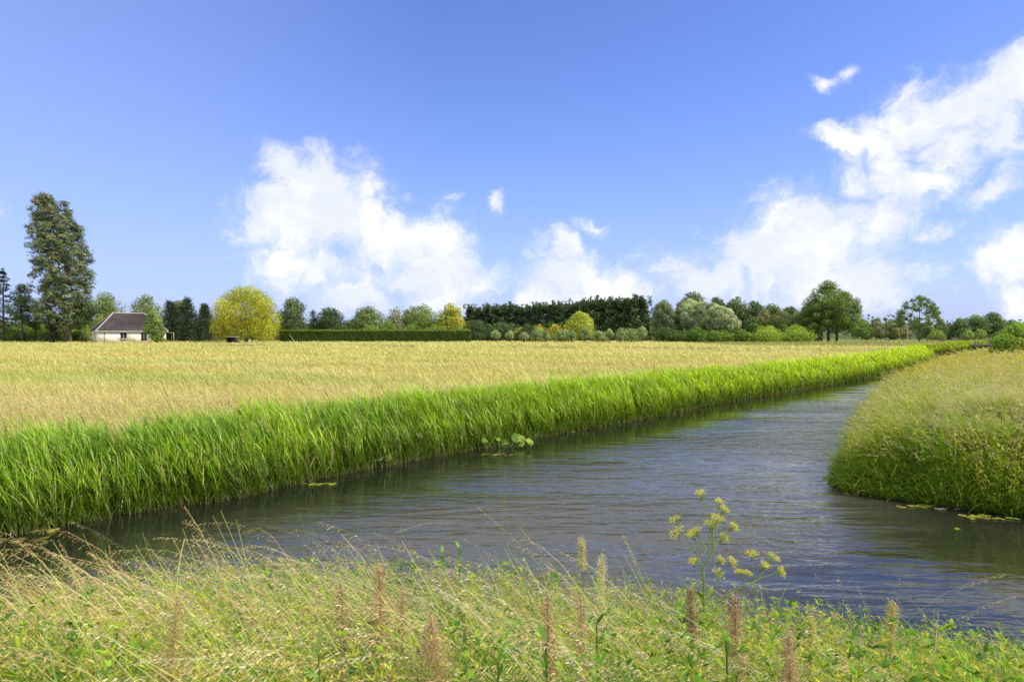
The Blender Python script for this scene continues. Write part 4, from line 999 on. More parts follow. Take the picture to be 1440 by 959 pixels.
for i, (px, w, lb) in enumerate(((30, 46, 'dark low shrub left of the poplar foot'), (70, 40, 'dark low shrub below the poplar'), (108, 34, 'dark low shrub near the bungalow corner'))):
    shrub('shrub', lb, px, 464, w, 190, (.06, .095, .02), n=1200, leaf=.34, group='dark low shrubs at the meadow edge')

# golden willow
def willow(name, label, px, top, wpx, d, c, bottom=473, n=9000, m=40, leaf=.42, skew=(0, 0, 0), group=None, rl=.17, trunk=True):
    W = wpx * d / F; H = HC - (top - HY) * d / F; z0 = max(.3, HC - (bottom - HY) * d / F)
    e = empty(name, (px2x(px, d), d, 0), label, 'tree', group)
    lum = []
    for q in range(m):
        t = (q + random.random()) / m; a = q * 2.399; prof = (1 - max(0, t - .3) ** 2.6 / .7 ** 2.6 * .93) ** .5 * random.uniform(.93, 1.04)
        lr = rl * W * random.uniform(.7, 1.15) * (.7 + .3 * prof); R_ = max(0, W / 2 * prof - lr * .8); r = math.sqrt(random.uniform(.45, 1))
        z = z0 + lr * .6 + (H - z0 - lr * 1.45) * t
        lum.append((R_ * r * math.cos(a) + skew[0] * (z / H), R_ * r * math.sin(a) * .9, z, lr, lr, lr * .95))
    tb = MB(); tube(tb, [(0, 0, -.3), (.05, 0, H * .25), (-.1, .1, H * .6)], [H * .035, H * .028, H * .008], BARK, 8); limbs(tb, lum, H * .35, H * .03, BARK, 10)
    tb.build('trunk', M_barkv, e, smooth=True)
    st = (skew[1], 0, -.9 + skew[2])
    crown_leaves(lum, n, leaf, c, cvar=.3, stretch=st, elong=1.9, asp=.34, shell=.5).build('crown', M_leaf, e)
    return e
willow('golden_willow', 'big rounded golden yellow willow in the middle of the left tree line', 346, 400, 104, 184, (.38, .39, .035), n=28000, m=64, leaf=.36, rl=.15, bottom=480)
# --- trees between golden willow and windbreak
row = [('broadleaf_tree', 'grey green tree immediately right of the golden willow', 412, 415, 50, 206, (.09, .125, .045), 'round', 4200),
       ('broadleaf_tree', 'dark rounded tree behind the left part of the clipped hedge', 463, 429, 56, 206, (.055, .085, .03), 'dome', 4200),
       ('broadleaf_tree', 'olive green rounded tree over the middle of the clipped hedge', 519, 427, 56, 208, (.12, .155, .04), 'round', 4200),
       ('thin_tree', 'thin greyish half bare tree behind the middle of the hedge', 556, 430, 34, 214, (.20, .21, .12), 'round', 1100),
       ('broadleaf_tree', 'fresh green tree right of the thin greyish one', 592, 425, 56, 208, (.14, .18, .045), 'round', 4200),
       ('broadleaf_tree', 'yellow green tree standing before the start of the dark windbreak', 634, 425, 46, 206, (.26, .27, .035), 'round', 4200),
       ('broadleaf_tree', 'small dark tree in the gap behind the thin greyish tree', 573, 433, 28, 218, (.09, .10, .035), 'round', 1600)]
for (nm, lb, px, tp, w, d, c, sh, n) in row: tree(nm, lb, px, tp, w, d, c, shape=sh, n=n, crown_from=.1, m=24)
fir('fir_tree', 'narrow dark fir between two rounded trees behind the hedge', 440, 436, 20, 204, (.03, .05, .022), 10, 1500)
sh_ = [(478, 440, 30), (400, 452, 24)]
shl = [('bright shrub behind the hedge below the olive tree', 520, 455, 44), ('bright green shrub highest above the hedge', 546, 449, 34), ('yellow green shrub behind the hedge below the thin tree', 578, 453, 40),
       ('soft green shrub behind the hedge below the fresh green tree', 612, 453, 44), ('olive shrub near the right end of the hedge', 645, 456, 34)]
for (lb, px, tp, w) in shl: shrub('shrub', lb, px, tp, w, 200, (.15, .21, .035), n=1700, leaf=.36, group='shrubs behind the clipped hedge')
shrub('shrub', 'dark green shrub behind the left end of the hedge', 425, 455, 50, 200, (.05, .08, .028), n=1700, leaf=.36, group='shrubs behind the clipped hedge')
shrub('shrub', 'dark green shrub behind the hedge below the dark rounded tree', 478, 454, 50, 201, (.05, .08, .028), n=1700, leaf=.36, group='shrubs behind the clipped hedge')
# clipped hedge
def hedge():
    d = 192; k = d / F; x0, x1 = px2x(393, d), px2x(661, d); H = HC - (464.5 - HY) * k
    mb = MB(); n = 30000; L_ = x1 - x0; u = rng.random(n); face = rng.random(n)
    x = np.where(face < .95, U(0, L_, n), np.where(rng.random(n) < .5, 0, L_)); z = np.where(face < .62, U(0, H, n), H); y = np.where(face < .62, 0.0, U(0, 1.4, n))
    z = np.where(face > .92, U(0, H, n), z)
    P = np.stack([x, y, z], -1) + rng.normal(0, .05, (n, 3)) + np.stack([0 * x, .09 * wob(x, z, 1.3, 3), .07 * wob(x, y, .5, 5)], -1)
    nr = np.where((face < .62)[:, None], [0, -1, .25], [0, 0, 1.]) + .5 * rng.normal(size=(n, 3))
    c = np.where((z > H - .3)[:, None], (.20, .25, .03), (.085, .135, .02)) * (1 + .15 * wob(x, z, .9, 2))[:, None]  # sunlit top and shaded front painted into the leaf colour
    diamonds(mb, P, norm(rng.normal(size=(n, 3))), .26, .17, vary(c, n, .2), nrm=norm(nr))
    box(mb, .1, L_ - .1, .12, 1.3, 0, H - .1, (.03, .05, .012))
    o = mb.build('clipped_hedge', M_leaf); o.location = (x0, d, 0); tag(o, 'long low clipped hedge with flat top along the far edge of the meadow', 'hedge')
hedge()
for (px, tp, w, lb) in ((672, 448, 44, 'dark shrub just past the right end of the clipped hedge'), (705, 450, 52, 'dark shrub in front of the windbreak left of the golden shrubs'), (742, 453, 40, 'mid green shrub behind the leftmost pollard willows')):
    shrub('shrub', lb, px, tp, w, 205, (.05, .085, .028), n=2400, leaf=.36, group='dark shrubs before the windbreak')
# cypress windbreak
def cypress_mesh(H, W, seed):
    random.seed(seed); mb = MB(); lum = lump_set(H, W, 0, 26, .25, 'dome')
    a = crown_leaves(lum, 3400, .5, (.07, .108, .042), cvar=.45, stretch=(0, 0, .9), elong=1.3, asp=.5, shell=.4)
    # spiky leaders along the top
    for q in range(9):
        x, y = random.uniform(-.42, .42) * W, random.uniform(-.4, .4) * W; h = H * random.uniform(.88, 1.06) - abs(x) * .3
        P = np.stack([x + rng.normal(0, .16, 30), y + rng.normal(0, .16, 30), h - rng.random(30) * 1.6], -1)
        diamonds(a, P, norm(rng.normal(0, .4, (30, 3)) + [0, 0, 1]), .6, .2, vary((.06, .095, .036), 30, .2))
    return a
cyps = []
def cyp_proto(H, W, seed):
    e = empty('cypress_tree', (0, 0, 0), 'dark green cypress in the dense windbreak behind the pollard willows', 'tree', 'cypresses of the dark windbreak')
    tb = MB(); tube(tb, [(0, 0, -.2), (0, 0, H * .6)], [.2, .06], BARK, 6); tb.build('trunk', M_barkv, e)
    cypress_mesh(H, W, seed).build('crown', M_leaf, e); return e
ps = [cyp_proto(10, 4.2, s) for s in (1, 2, 3)]; used = [False] * 3
pxs = np.arange(662, 912, 11.5)
for i, px in enumerate(pxs):
    j = i % 3; o = ps[j] if not used[j] else copy_tree(ps[j]); used[j] = True
    tp = np.interp(px, [660, 760, 830, 912], [430, 427, 421, 416.5]) + random.uniform(-1.5, 1.5) + (3 if px > 905 else 0); d = 236 - (px - 660) * .06 + random.uniform(-1, 1)
    H = HC - (tp - HY) * d / F; sc = H / 10
    o.location = (px2x(px, d), d, 0); o.scale = (sc * random.uniform(1.25, 1.45), sc * 1.2, sc); o.rotation_euler = (0, 0, random.random() * 6)
random.seed(21)
# golden shrubs, yellow tree
for i, (px, tp, w, lb) in enumerate(((736, 458, 34, 'golden yellow shrub at the left of its row'), (758, 455, 34, 'golden yellow shrub second in its row from the left'), (780, 454, 34, 'golden yellow shrub second from the yellow green tree'), (797, 455, 26, 'golden yellow shrub touching the yellow green tree'))):
    shrub('golden_shrub', lb, px, tp, w, 206, (.33, .29, .02), n=1500, leaf=.36, group='golden shrubs before the windbreak', stretch=(0, 0, .8), elong=1.4)
tree('broadleaf_tree', 'rounded yellow green tree standing before the dark windbreak', 816, 436, 44, 200, (.28, .30, .04), shape='round', crown_from=.06, m=26, n=5200, leaf=.34, rl=.2)
# pollard willows
ordn = ['first', 'second', 'third', 'fourth', 'fifth', 'sixth', 'seventh', 'eighth', 'ninth', 'tenth', 'eleventh', 'twelfth', 'thirteenth', 'fourteenth', 'fifteenth']
pol = [(697, 464, 19, 187, 1), (717, 464.5, 18, 186, 1), (737, 466.5, 18, 184, 0), (753, 464, 16, 184, 1), (767, 463.5, 15, 181, 1), (787, 463, 19, 182, 1), (804, 464, 15, 180, 1), (822, 462.5, 16, 180, 1),
       (841, 466, 16, 186, 0), (857, 462, 18, 182, 1), (873, 462, 14, 179, 1), (888, 464, 14, 183, 1), (903, 458, 22, 186, 1)]
for i, (px, tp, w, d, dk) in enumerate(pol):
    tp -= random.uniform(0, 2.5); w *= random.uniform(.74, .9); W = w * d / F; H = HC - (tp - HY) * d / F
    e = empty('pollard_willow', (px2x(px, d), d, 0), '%s pollard willow from the left in the row at the far meadow edge' % ordn[i], 'tree', 'pollard willows at the far meadow edge')
    tb = MB(); tube(tb, [(0, 0, -.2), (.03, 0, H * .25), (0, 0, H * .45)], [.26, .22, .26], BARK, 8); tb.build('trunk', M_barkv, e)
    lum = lump_set(H, W, H * random.uniform(.2, .32), 12, .26, 'oval')
    mb = crown_leaves(lum, 1900, .3, (.26, .33, .14), cvar=.25, stretch=(-.2, 0, .4), elong=1.5, asp=.4)
    mb.build('crown', M_leaf, e)
for (px, tp, w, lb) in ((760, 461, 34, 'silvery green shrub behind the left pollard willows'), (795, 461, 34, 'silvery green shrub behind the middle pollard willows'), (885, 461, 50, 'silvery green shrub behind the right pollard willows'), (845, 464, 36, 'low pale shrub behind the middle right pollard willows')):
    shrub('shrub', lb, px, tp, w, 192, (.19, .25, .09), n=1500, leaf=.32, group='silvery shrubs behind the pollard willows')
# small reddish post
mb = MB(); tube(mb, [(0, 0, -.1), (0, 0, 1.25), (0, 0, 1.3)], [.16, .15, .1], (.14, .05, .03), 8, cap=True); box(mb, -.2, .2, -.06, .06, .85, 1.05, (.12, .05, .03))
o = mb.build('wooden_post', M_barkv); d = 176; o.location = (px2x(848, d), d, 0); tag(o, 'short reddish post standing in the meadow before the pollard willows', 'post')

# --- middle right: silver willows, pines, shrubs
willow('silver_willow', 'grey green willow at the left of the silvery group', 933, 421, 44, 200, (.19, .24, .11), bottom=474, n=8000, m=30)
willow('silver_willow', 'olive brown slender willow second in the silvery group', 963, 423, 34, 203, (.27, .26, .08), bottom=470, n=6000, m=26)
sw = [(985, 420, 44, 199, 'silvery windswept willow just right of the olive brown one'), (1003, 423, 42, 197, 'silvery windswept willow in the middle of its group'),
      (1018, 425, 42, 195, 'silvery windswept willow second from the right of its group'), (1030, 430, 40, 193, 'rightmost silvery windswept willow bending down to the right')]
for (px, tp, w, d, lb) in sw:
    willow('silver_willow', lb, px - 4, tp, w, d, (.38, .44, .25), bottom=466, n=7600, m=26, skew=(-2.2, .9, .1), group='silvery windswept willows')
for (px, tp, w, d, lb, nn) in ((975, 407, 48, 224, 'dark pine rising highest behind the silvery willows', 5200), (1008, 415, 36, 226, 'dark pine just right of the highest one', 3000), (1036, 416, 46, 224, 'broad dark pine behind the right silvery willows', 4600),
                               (1060, 421, 38, 224, 'dark pine right of the broad one', 3200), (1085, 425, 40, 226, 'dark pine over the olive trees', 3200), (1110, 428, 40, 228, 'dark pine low on the slope of the wood', 3200), (1134, 428, 34, 230, 'dark pine next to the big round tree', 3000)):
    tree('pine_tree', lb, px, tp, w * 1.35, d, (.08, .11, .04), shape='dome', crown_from=.05, m=24, n=nn, leaf=.5, stretch=(0, 0, .9), elong=1.3, group='dark pines behind the silvery willows')
for (px, tp, w, d, lb) in ((1075, 434, 36, 214, 'grey olive tree at the left before the pines'), (1098, 433, 38, 212, 'middle olive tree before the pines'), (1122, 436, 36, 212, 'olive tree closest to the big round tree')):
    tree('olive_green_tree', lb, px, tp, w, d, (.15, .17, .06), shape='dome', crown_from=.05, m=18, n=3000, leaf=.38, group='olive green trees before the pines')
for (px, tp, w, d, c, lb) in ((938, 458, 40, 190, (.055, .095, .02), 'dark green bush at the foot of the grey green willow'), (962, 463, 34, 188, (.07, .12, .02), 'low dark bush left of the bright one'),
                             (980, 458, 36, 187, (.09, .16, .02), 'bright dark-leaved bush in front of the silvery willows'), (1010, 465, 44, 188, (.11, .17, .02), 'low green bush in front of the silvery willows'),
                             (1042, 461, 40, 190, (.10, .16, .02), 'green bush at the foot of the rightmost silvery willow'), (1058, 452, 34, 196, (.06, .11, .02), 'dark bush right above the yellow green slope'),
                             (1080, 455, 50, 196, (.22, .29, .025), 'yellow green bush in the middle of the slope'), (1102, 455, 34, 199, (.07, .12, .025), 'dark round bush amid the yellow green slope'),
                             (1118, 454, 46, 198, (.20, .27, .025), 'yellow green bush left of the big round tree'), (1075, 464, 60, 190, (.20, .27, .025), 'low bright bush along the meadow edge'),
                             (1120, 464, 60, 192, (.19, .25, .03), 'low bright bush before the big round tree'), (1145, 461, 30, 214, (.15, .2, .03), 'bush behind the person')):
    shrub('bush', lb, px, tp, w, d, c, n=2300, leaf=.38, cat='bush', group='bushes between the silvery willows and the big round tree')

# --- big round trees with three trunks
def big_trees():
    d = 205; k = d / F
    grp = 'three trees forming one big round crown'
    spec = [(1153, 1146, 418, 42, .16, 'left tree of the big round clump, its trunk beside the person', 7000, 26), (1165, 1163, 392, 66, .30, 'middle and tallest tree of the big round clump', 15000, 60), (1180, 1191, 407, 52, .26, 'right tree of the big round clump', 10000, 40)]
    for (tx, cx, top, w, tr, lb, n, m) in spec:
        W = w * k; H = HC - (top - HY) * k
        e = empty('broadleaf_tree', (px2x(tx, d), d + (tx - 1165) * .1, 0), lb, 'tree', grp)
        off = (cx - tx) * k; lum = [(q[0] + off, q[1], q[2], q[3], q[4], q[5]) for q in lump_set(H, W, 2.6, m, .15, 'oval', W * 1.2)]
        tb = MB(); tube(tb, [(0, 0, -.3), (0, 0, 3), (off * .4, 0, H * .5), (off * .8, 0, H * .8)], [tr * 1.7, tr * 1.3, tr * .8, .06], (.09, .075, .055), 9); limbs(tb, lum, H * .35, tr * 1.6, (.09, .075, .055), 12)
        tb.build('trunk', M_barkv, e, smooth=True)
        crown_leaves(lum, int(n * 1.3), .38, (.16, .225, .045), cvar=.4, shell=.4).build('crown', M_leaf, e)
big_trees()
# --- right-hand side
tree('young_tree', 'single young tree with thin straight trunk and airy crown right of the lamp-like posts', 1293, 413.5, 66, 196, (.10, .15, .035), shape='dome', crown_from=.26, m=60, n=4200, leaf=.36, rl=.085, trunk_r=.22, shell=.1)
rr = [(1212, 446, 34, 'olive bush right behind the big round trees', (.12, .17, .035)), (1232, 445, 30, 'thin olive tree behind the two dark poles', (.16, .17, .07)), (1252, 448, 30, 'pale tree right of the two dark poles', (.15, .18, .06)), (1268, 447, 30, 'brownish thin tree left of the young tree', (.17, .16, .08)),
      (1303, 452, 30, 'low green tree behind the young tree trunk', (.13, .17, .05)), (1322, 452, 26, 'dark tree just right of the young tree', (.09, .12, .05)), (1333, 455, 26, 'second dark tree right of the young tree', (.10, .13, .05))]
for (px, tp, w, lb, c) in rr: tree('small_tree', lb, px, tp, w, 236 + random.random() * 10, c, shape='dome', crown_from=.03, m=16, n=2000, leaf=.42, group='small trees along the far right field edge')
rr = [(1350, 446, 30, 'left of the three dark trees at far right', (.10, .15, .05)), (1372, 441, 48, 'middle and broadest of the three dark trees at far right', (.10, .155, .05)), (1396, 436, 44, 'tallest of the three dark trees at far right', (.085, .13, .05))]
for (px, tp, w, lb, c) in rr: tree('dark_tree', lb, px, tp, w, 230, c, shape='dome', crown_from=.12, m=24, n=4200, leaf=.42, group='three dark trees at far right')
for (px, tp, w, lb) in ((1362, 462, 26, 'light green bush left of the footbridge'), (1377, 461, 22, 'light green bush above the footbridge'), (1318, 462, 26, 'low bush behind the fence posts')):
    shrub('bush', lb, px, tp, w, 215, (.19, .25, .05), n=1100, cat='bush', group='light bushes by the fence')
tree('dark_tree', 'low tree behind the round bush at the right edge', 1422, 448, 34, 240, (.07, .11, .04), shape='dome', crown_from=.05, m=14, n=2400, leaf=.42)
# distant woodland belt closing the horizon
def thicket():
    mb = MB(); n = 34000; x = U(-240, 50, n); y = U(222, 236, n); h = 5.6 + 1.3 * wob(x, y * 0, .16, 3) + .9 * wob(x, y * 0, .5, 6)
    z = h * rng.random(n) ** .7
    diamonds(mb, np.stack([x, y, z], -1), norm(rng.normal(size=(n, 3))), .8, .6, vary((.07, .11, .03), n, .3) * (1 + .3 * wob(x, z, .3, 2))[:, None], nrm=norm(rng.normal(size=(n, 3)) * .8 + [0, -.6, .5]))
    tag(mb.build('thicket', M_leaf), 'dense green undergrowth closing the gaps behind the left row of trees', 'undergrowth', kind='stuff')
thicket()
def far_wood():
    mb = MB(); n = 42000; x = U(-900, 900, n); y = U(300, 420, n) ; h = 7 + 3 * wob(x, y * 0, .06, 3) + 2 * wob(x, y * 0, .21, 6)
    z = h * rng.random(n) ** .6
    diamonds(mb, np.stack([x, y, z], -1), norm(rng.normal(size=(n, 3))), 1.6, 1.2, vary((.08, .115, .045), n, .25) * 1.0, nrm=norm(rng.normal(size=(n, 3)) + [0, -.5, .6]))
    tag(mb.build('distant_wood', M_leaf), 'hazy far woodland closing the horizon behind the tree line', 'woodland', kind='stuff')
far_wood()
shrub('round_bush', 'round bright green bush on the right bank at the edge of the photo', 1432, 451, 88, 48, (.19, .27, .03), gz=.9, n=26000, m=44, leaf=.10, rl=.17, dep=.9, cat='bush', bottom=0)

# poles, fence posts
def pole(px, top, d, r, m, lb, grp='tall thin poles in the far right field', name='pole'):
    H = HC - (top - HY) * d / F; mb = MB(); tube(mb, [(0, 0, -.2), (0, 0, H * .5), (0, 0, H)], [r, r * .95, r * .8], (.04, .035, .03), 8, cap=True)
    e = mb.build(name, m); e.location = (px2x(px, d), d, 0); tag(e, lb, 'pole', grp)
pole(1232, 452, 205, .13, M_dark, 'taller dark pole standing in the grass right of the big round trees')
pole(1246, 456, 206, .11, M_dark, 'shorter dark pole just right of the taller one')
pole(1276, 455, 214, .12, M_palewood, 'pale wooden pole left of the young tree')
posts = list(np.arange(1304, 1400, 6.6))
fence = None
for i, px in enumerate(posts):
    d = 205 - (px - 1300) * .12; mb_d = None
    if fence is None:
        mbp = MB(); tube(mbp, [(0, 0, -.2), (0, 0, 1.5), (.03, 0, 1.9)], [.10, .09, .07], (.12, .09, .07), 7, cap=True); fence = mbp.build('fence_post', M_wood); o = fence
    else: o = fence.copy(); col.objects.link(o)
    o.location = (px2x(px, d), d, 0); o.scale = (1, 1, random.uniform(.85, 1.25)); o.rotation_euler = (0, R(random.uniform(-3, 3)), random.random() * 6)
    tag(o, 'brown wooden fence post in the far fence right of the young tree', 'post', 'fence posts right of the young tree')
# footbridge
def footbridge():
    d = 140; c = np.array([px2x(1362, d), d, 0.]); e = empty('footbridge', tuple(c), 'small dark footbridge over the far end of the river', 'footbridge', rz=R(-18))
    mb = MB()
    for k in range(20): box(mb, -4.5 + k * .45, -4.5 + k * .45 + .42, -.9, .9, .42, .50, (.2, .16, .12))
    mb.build('deck', M_wood, e)
    for yy in (-.8, .8):
        mb = MB(); box(mb, -4.6, 4.6, yy - .12, yy + .12, .12, .415, (.1, .08, .06)); mb.build('beam', M_wood, e)
        mb = MB(); box(mb, -4.5, 4.5, yy - .04, yy + .04, 1.2, 1.27, (.1, .08, .06))
        for k in range(4): box(mb, -4.3 + k * 2.86 - .05, -4.3 + k * 2.86 + .05, yy - .045, yy + .045, .503, 1.198, (.1, .08, .06))
        mb.build('railing', M_wood, e)
    for xx in (-3.2, 3.2):
        mb = MB(); box(mb, xx - .12, xx + .12, -.7, .7, -1.2, .115, (.1, .08, .06)); mb.build('pier', M_wood, e)
footbridge()

# ------------------------------------------------------------------ bungalow
def bungalow():
    d = 180; phi = R(40.4); loc = (px2x(137, d), d, 0)
    e = empty('bungalow', loc, 'white walled bungalow with steep dark tiled hip roof left behind the meadow', 'house', rz=phi)
    Lx, Ly, He, Hr, ov = 16.6, 9.0, 3.05, 4.9, .5
    def wall(u0, u1, openings, axis_, off, th=.3):
        """wall with real openings: pieces between, below and above them"""
        mb = MB(); xs = [u0]
        def bx(a, b, z0, z1):
            if axis_ == 'x': box(mb, a, b, off, off + th, z0, z1)
            else: box(mb, off, off + th, a, b, z0, z1)
        cur = u0
        for (a, b, z0, z1) in openings:
            bx(cur, a, 0, He); 
            if z0 > 0: bx(a, b, 0, z0)
            bx(a, b, z1, He); cur = b
        bx(cur, u1, 0, He)
        return mb
    op = [(5.3, 6.9, .3, 2.75), (9.2, 9.21, 2.9, 2.91), (10.3, 11.8, .3, 2.75), (14.4, 15.3, .9, 2.4)]
    op = [op[0], op[2], op[3]]
    wall(0, Lx, op, 'x', 0).build('wall', M_render, e)
    wall(.3, Ly, [(3.6, 4.8, .9, 2.4)], 'y', 0).build('wall', M_render, e)
    wall(.3, Ly, [], 'y', Lx - .3).build('wall', M_render, e)
    wall(.3, Lx - .3, [], 'x', Ly - .3).build('wall', M_render, e)
    gm, nt, N, L = nt_new('window_glass'); out = N.new('ShaderNodeOutputMaterial'); p = N.new('ShaderNodeBsdfPrincipled')
    p.inputs['Base Color'].default_value = (.015, .018, .02, 1); p.inputs['Roughness'].default_value = .05
    no = N.new('ShaderNodeTexNoise'); no.inputs['Scale'].default_value = 1.5; bb = N.new('ShaderNodeBump'); bb.inputs['Strength'].default_value = .04
    L.new(no.outputs[0], bb.inputs['Height']); L.new(bb.outputs[0], p.inputs['Normal']); L.new(p.outputs[0], out.inputs[0])
    def window(a, b, z0, z1, side='x'):
        fr = MB(); t = .07
        def bx(m_, a0, a1, y0, y1, c0, c1, c=(.6, .6, .6)):
            if side == 'x': box(m_, a0, a1, y0, y1, c0, c1, c)
            else: box(m_, y0, y1, a0, a1, c0, c1, c)
        bx(fr, a, a + t, .08, .16, z0, z1); bx(fr, b - t, b, .08, .16, z0, z1); bx(fr, a + t, b - t, .08, .16, z0, z0 + t); bx(fr, a + t, b - t, .08, .16, z1 - t, z1)
        bx(fr, (a + b) / 2 - .03, (a + b) / 2 + .03, .09, .15, z0 + t, z1 - t)
        f = fr.build('window', M_frame, e)
        g = MB(); bx(g, a + t, b - t, .17, .18, z0 + t, z1 - t); g.build('pane', gm, f)
        s = MB(); bx(s, a - .08, b + .08, -.06, .075, z0 - .07, z0 - .003); s.build('sill', M_frame, f)
    for o_ in op: window(*o_)
    window(3.6, 4.8, .9, 2.4, 'y')
    # roof: hipped, with tile courses and hip ridges
    rm, nt, N, L = nt_new('roof_tiles'); out = N.new('ShaderNodeOutputMaterial'); p = N.new('ShaderNodeBsdfPrincipled'); p.inputs['Roughness'].default_value = .75
    a_ = N.new('ShaderNodeVertexColor'); a_.layer_name = 'Col'; no = N.new('ShaderNodeTexNoise'); no.inputs['Scale'].default_value = 2.2; no.inputs['Detail'].default_value = 5
    mr = N.new('ShaderNodeMapRange'); mr.inputs[1].default_value = .3; mr.inputs[2].default_value = .7; mr.inputs[3].default_value = .65; mr.inputs[4].default_value = 1.4
    vm = N.new('ShaderNodeVectorMath'); vm.operation = 'SCALE'; L.new(a_.outputs[0], vm.inputs[0]); L.new(no.outputs[0], mr.inputs[0]); L.new(mr.outputs[0], vm.inputs[3])
    L.new(vm.outputs[0], p.inputs['Base Color']); L.new(p.outputs[0], out.inputs[0])
    mb = MB(); half = Ly / 2 + ov; zr = He + Hr; ze = He - .02
    corners = [(-ov, -ov), (Lx + ov, -ov), (Lx + ov, Ly + ov), (-ov, Ly + ov)]
    r0 = (half - ov, Ly / 2); r1 = (Lx - half + ov, Ly / 2)
    faces = [(corners[0], corners[1], r1, r0), (corners[1], corners[2], r1, r1), (corners[2], corners[3], r0, r1), (corners[3], corners[0], r0, r0)]
    for (A, B, C, D) in faces:
        A3, B3, C3, D3 = [np.array([q[0], q[1], z]) for q, z in ((A, ze), (B, ze), (C, zr), (D, zr))]
        nc = 20; ncol = int(np.linalg.norm(B3 - A3) / .3)
        nrm_ = norm(np.cross(B3 - A3, D3 - A3)); vv = []; ff = []; cc = []
        for j in range(nc):
            t0, t1 = j / nc, (j + 1) / nc
            L0, R0 = A3 * (1 - t0) + D3 * t0, B3 * (1 - t0) + C3 * t0; L1, R1 = A3 * (1 - t1) + D3 * t1, B3 * (1 - t1) + C3 * t1
            for i in range(ncol):
                u0, u1 = i / ncol, (i + 1) / ncol; um = (u0 + u1) / 2
                P = [L0 * (1 - u0) + R0 * u0, L0 * (1 - um) + R0 * um + nrm_ * .07, L0 * (1 - u1) + R0 * u1, L1 * (1 - u1) + R1 * u1 - nrm_ * .04, L1 * (1 - um) + R1 * um + nrm_ * .03, L1 * (1 - u0) + R1 * u0 - nrm_ * .04]
                b_ = len(vv); vv += P; ff += [(b_, b_ + 1, b_ + 4, b_ + 5), (b_ + 1, b_ + 2, b_ + 3, b_ + 4)]; s = random.uniform(.6, 1.45); cc += [(.050 * s, .036 * s, .040 * s)] * 6
        mb.add(vv, ff, np.array(cc))
    rf = mb.build('roof', rm, e)
    mb = MB(); r0_, r1_ = (r0[0], r0[1], zr), (r1[0], r1[1], zr)
    for a, b in ((r0_, r1_), ((*corners[0], ze), r0_), ((*corners[3], ze), r0_), ((*corners[1], ze), r1_), ((*corners[2], ze), r1_)):
        tube(mb, [np.array(a) + [0, 0, .07], (np.array(a) + b) / 2 + [0, 0, .09], np.array(b) + [0, 0, .07]], .15, (.36, .34, .33), 7, cap=True)
    mb.build('ridge_tiles', M_barkv, rf)
    mb = MB(); tube(mb, [(-ov - .05, -ov - .08, He - .05), (Lx / 2, -ov - .08, He - .06), (Lx + ov, -ov - .08, He - .07)], .07, (.5, .5, .48), 8, cap=True); tube(mb, [(-ov - .08, -ov, He - .05), (-ov - .08, Ly / 2, He - .06), (-ov - .08, Ly + ov, He - .07)], .07, (.5, .5, .48), 8, cap=True)
    mb.build('gutter', M_frame, e)
    mb = MB(); tube(mb, [(1.6, -.1, .05), (1.6, -.1, 2.6), (1.6, -.45, 2.95)], .05, (.25, .25, .24), 7); mb.build('downpipe', M_dark, e)
    mb = MB(); box(mb, 11.0, 11.6, 4.2, 4.8, zr - .6, zr + .45, (.5, .48, .46)); box(mb, 10.95, 11.65, 4.15, 4.85, zr + .453, zr + .55, (.5, .5, .5))
    # low lean-to canopy on the right
    mb = MB(); box(mb, Lx + .003, Lx + 2.2, .2, 2.6, 2.55, 2.68, (.25, .38, .10)); mb.build('awning', M_barkv, e)
    mb = MB(); [box(mb, Lx + 2.0, Lx + 2.1, yy, yy + .1, 0, 2.547, (.5, .5, .5)) for yy in (.25, 2.45)]; mb.build('awning_posts', M_frame, e)
bungalow()
# garden bench before the bungalow
def bench():
    d = 176; e = empty('garden_bench', (px2x(178, d), d, 0), 'pale slatted garden bench in front of the bungalow wall', 'bench', rz=R(36))
    s = MB()
    for k in range(4): box(s, -2, 2, -.3 + k * .15, -.19 + k * .15, .62, .67)
    s.build('seat', M_palewood, e)
    s = MB()
    for k in range(3): box(s, -2, 2, .32, .36, .8 + k * .17, .92 + k * .17)
    s.build('backrest', M_palewood, e)
    for (x, y) in ((-1.9, -.25), (1.82, -.25), (-1.9, .28), (1.82, .28)):
        s = MB(); box(s, x, x + .08, y - .04, y + .037, 0, .617 if y < 0 else 1.3); s.build('leg', M_palewood, e)
bench()
# climbing shrubs at the right end of the bungalow
tree('ivy_tree', 'bushy leaning tree growing up the right end of the bungalow', 219, 436, 30, 174, (.13, .18, .045), crown_from=.02, m=26, n=4600, leaf=.3, shape='oval', rl=.22, lean=-.14)
shrub('shrub', 'small shrub between the ivy clad tree and the awning', 226, 456, 14, 179, (.14, .19, .04), n=900, leaf=.28)
# shed under the golden willow
def shed():
    d = 181; e = empty('low_shelter', (px2x(345, d), d - 8.5, 0), 'low dark shelter under the hanging branches of the golden willow', 'shelter')
    s = MB(); box(s, -1.4, 1.4, -.8, .8, 1.55, 1.66); s.build('roof', M_palewood, e)
    s = MB(); box(s, -1.2, 1.2, .5, .6, 0, 1.547); box(s, -1.2, -1.1, -.6, .497, 0, 1.547); box(s, 1.1, 1.2, -.6, .497, 0, 1.547); s.build('wall', M_dark, e)
shed()
# leaning blue grey bar by the hedge
mb = MB(); tube(mb, [(-.7, 0, .9), (0, 0, 1.6), (.7, 0, .1)][0:0] + [(-.8, 0, 2.1), (0, 0, 1.0), (.8, 0, -.1)], .07, (.25, .32, .36), 7, cap=True)
o = mb.build('leaning_pole', M_barkv); d = 186; o.location = (px2x(411, d), d, 0); tag(o, 'blue grey pole leaning at the left end of the clipped hedge', 'pole')

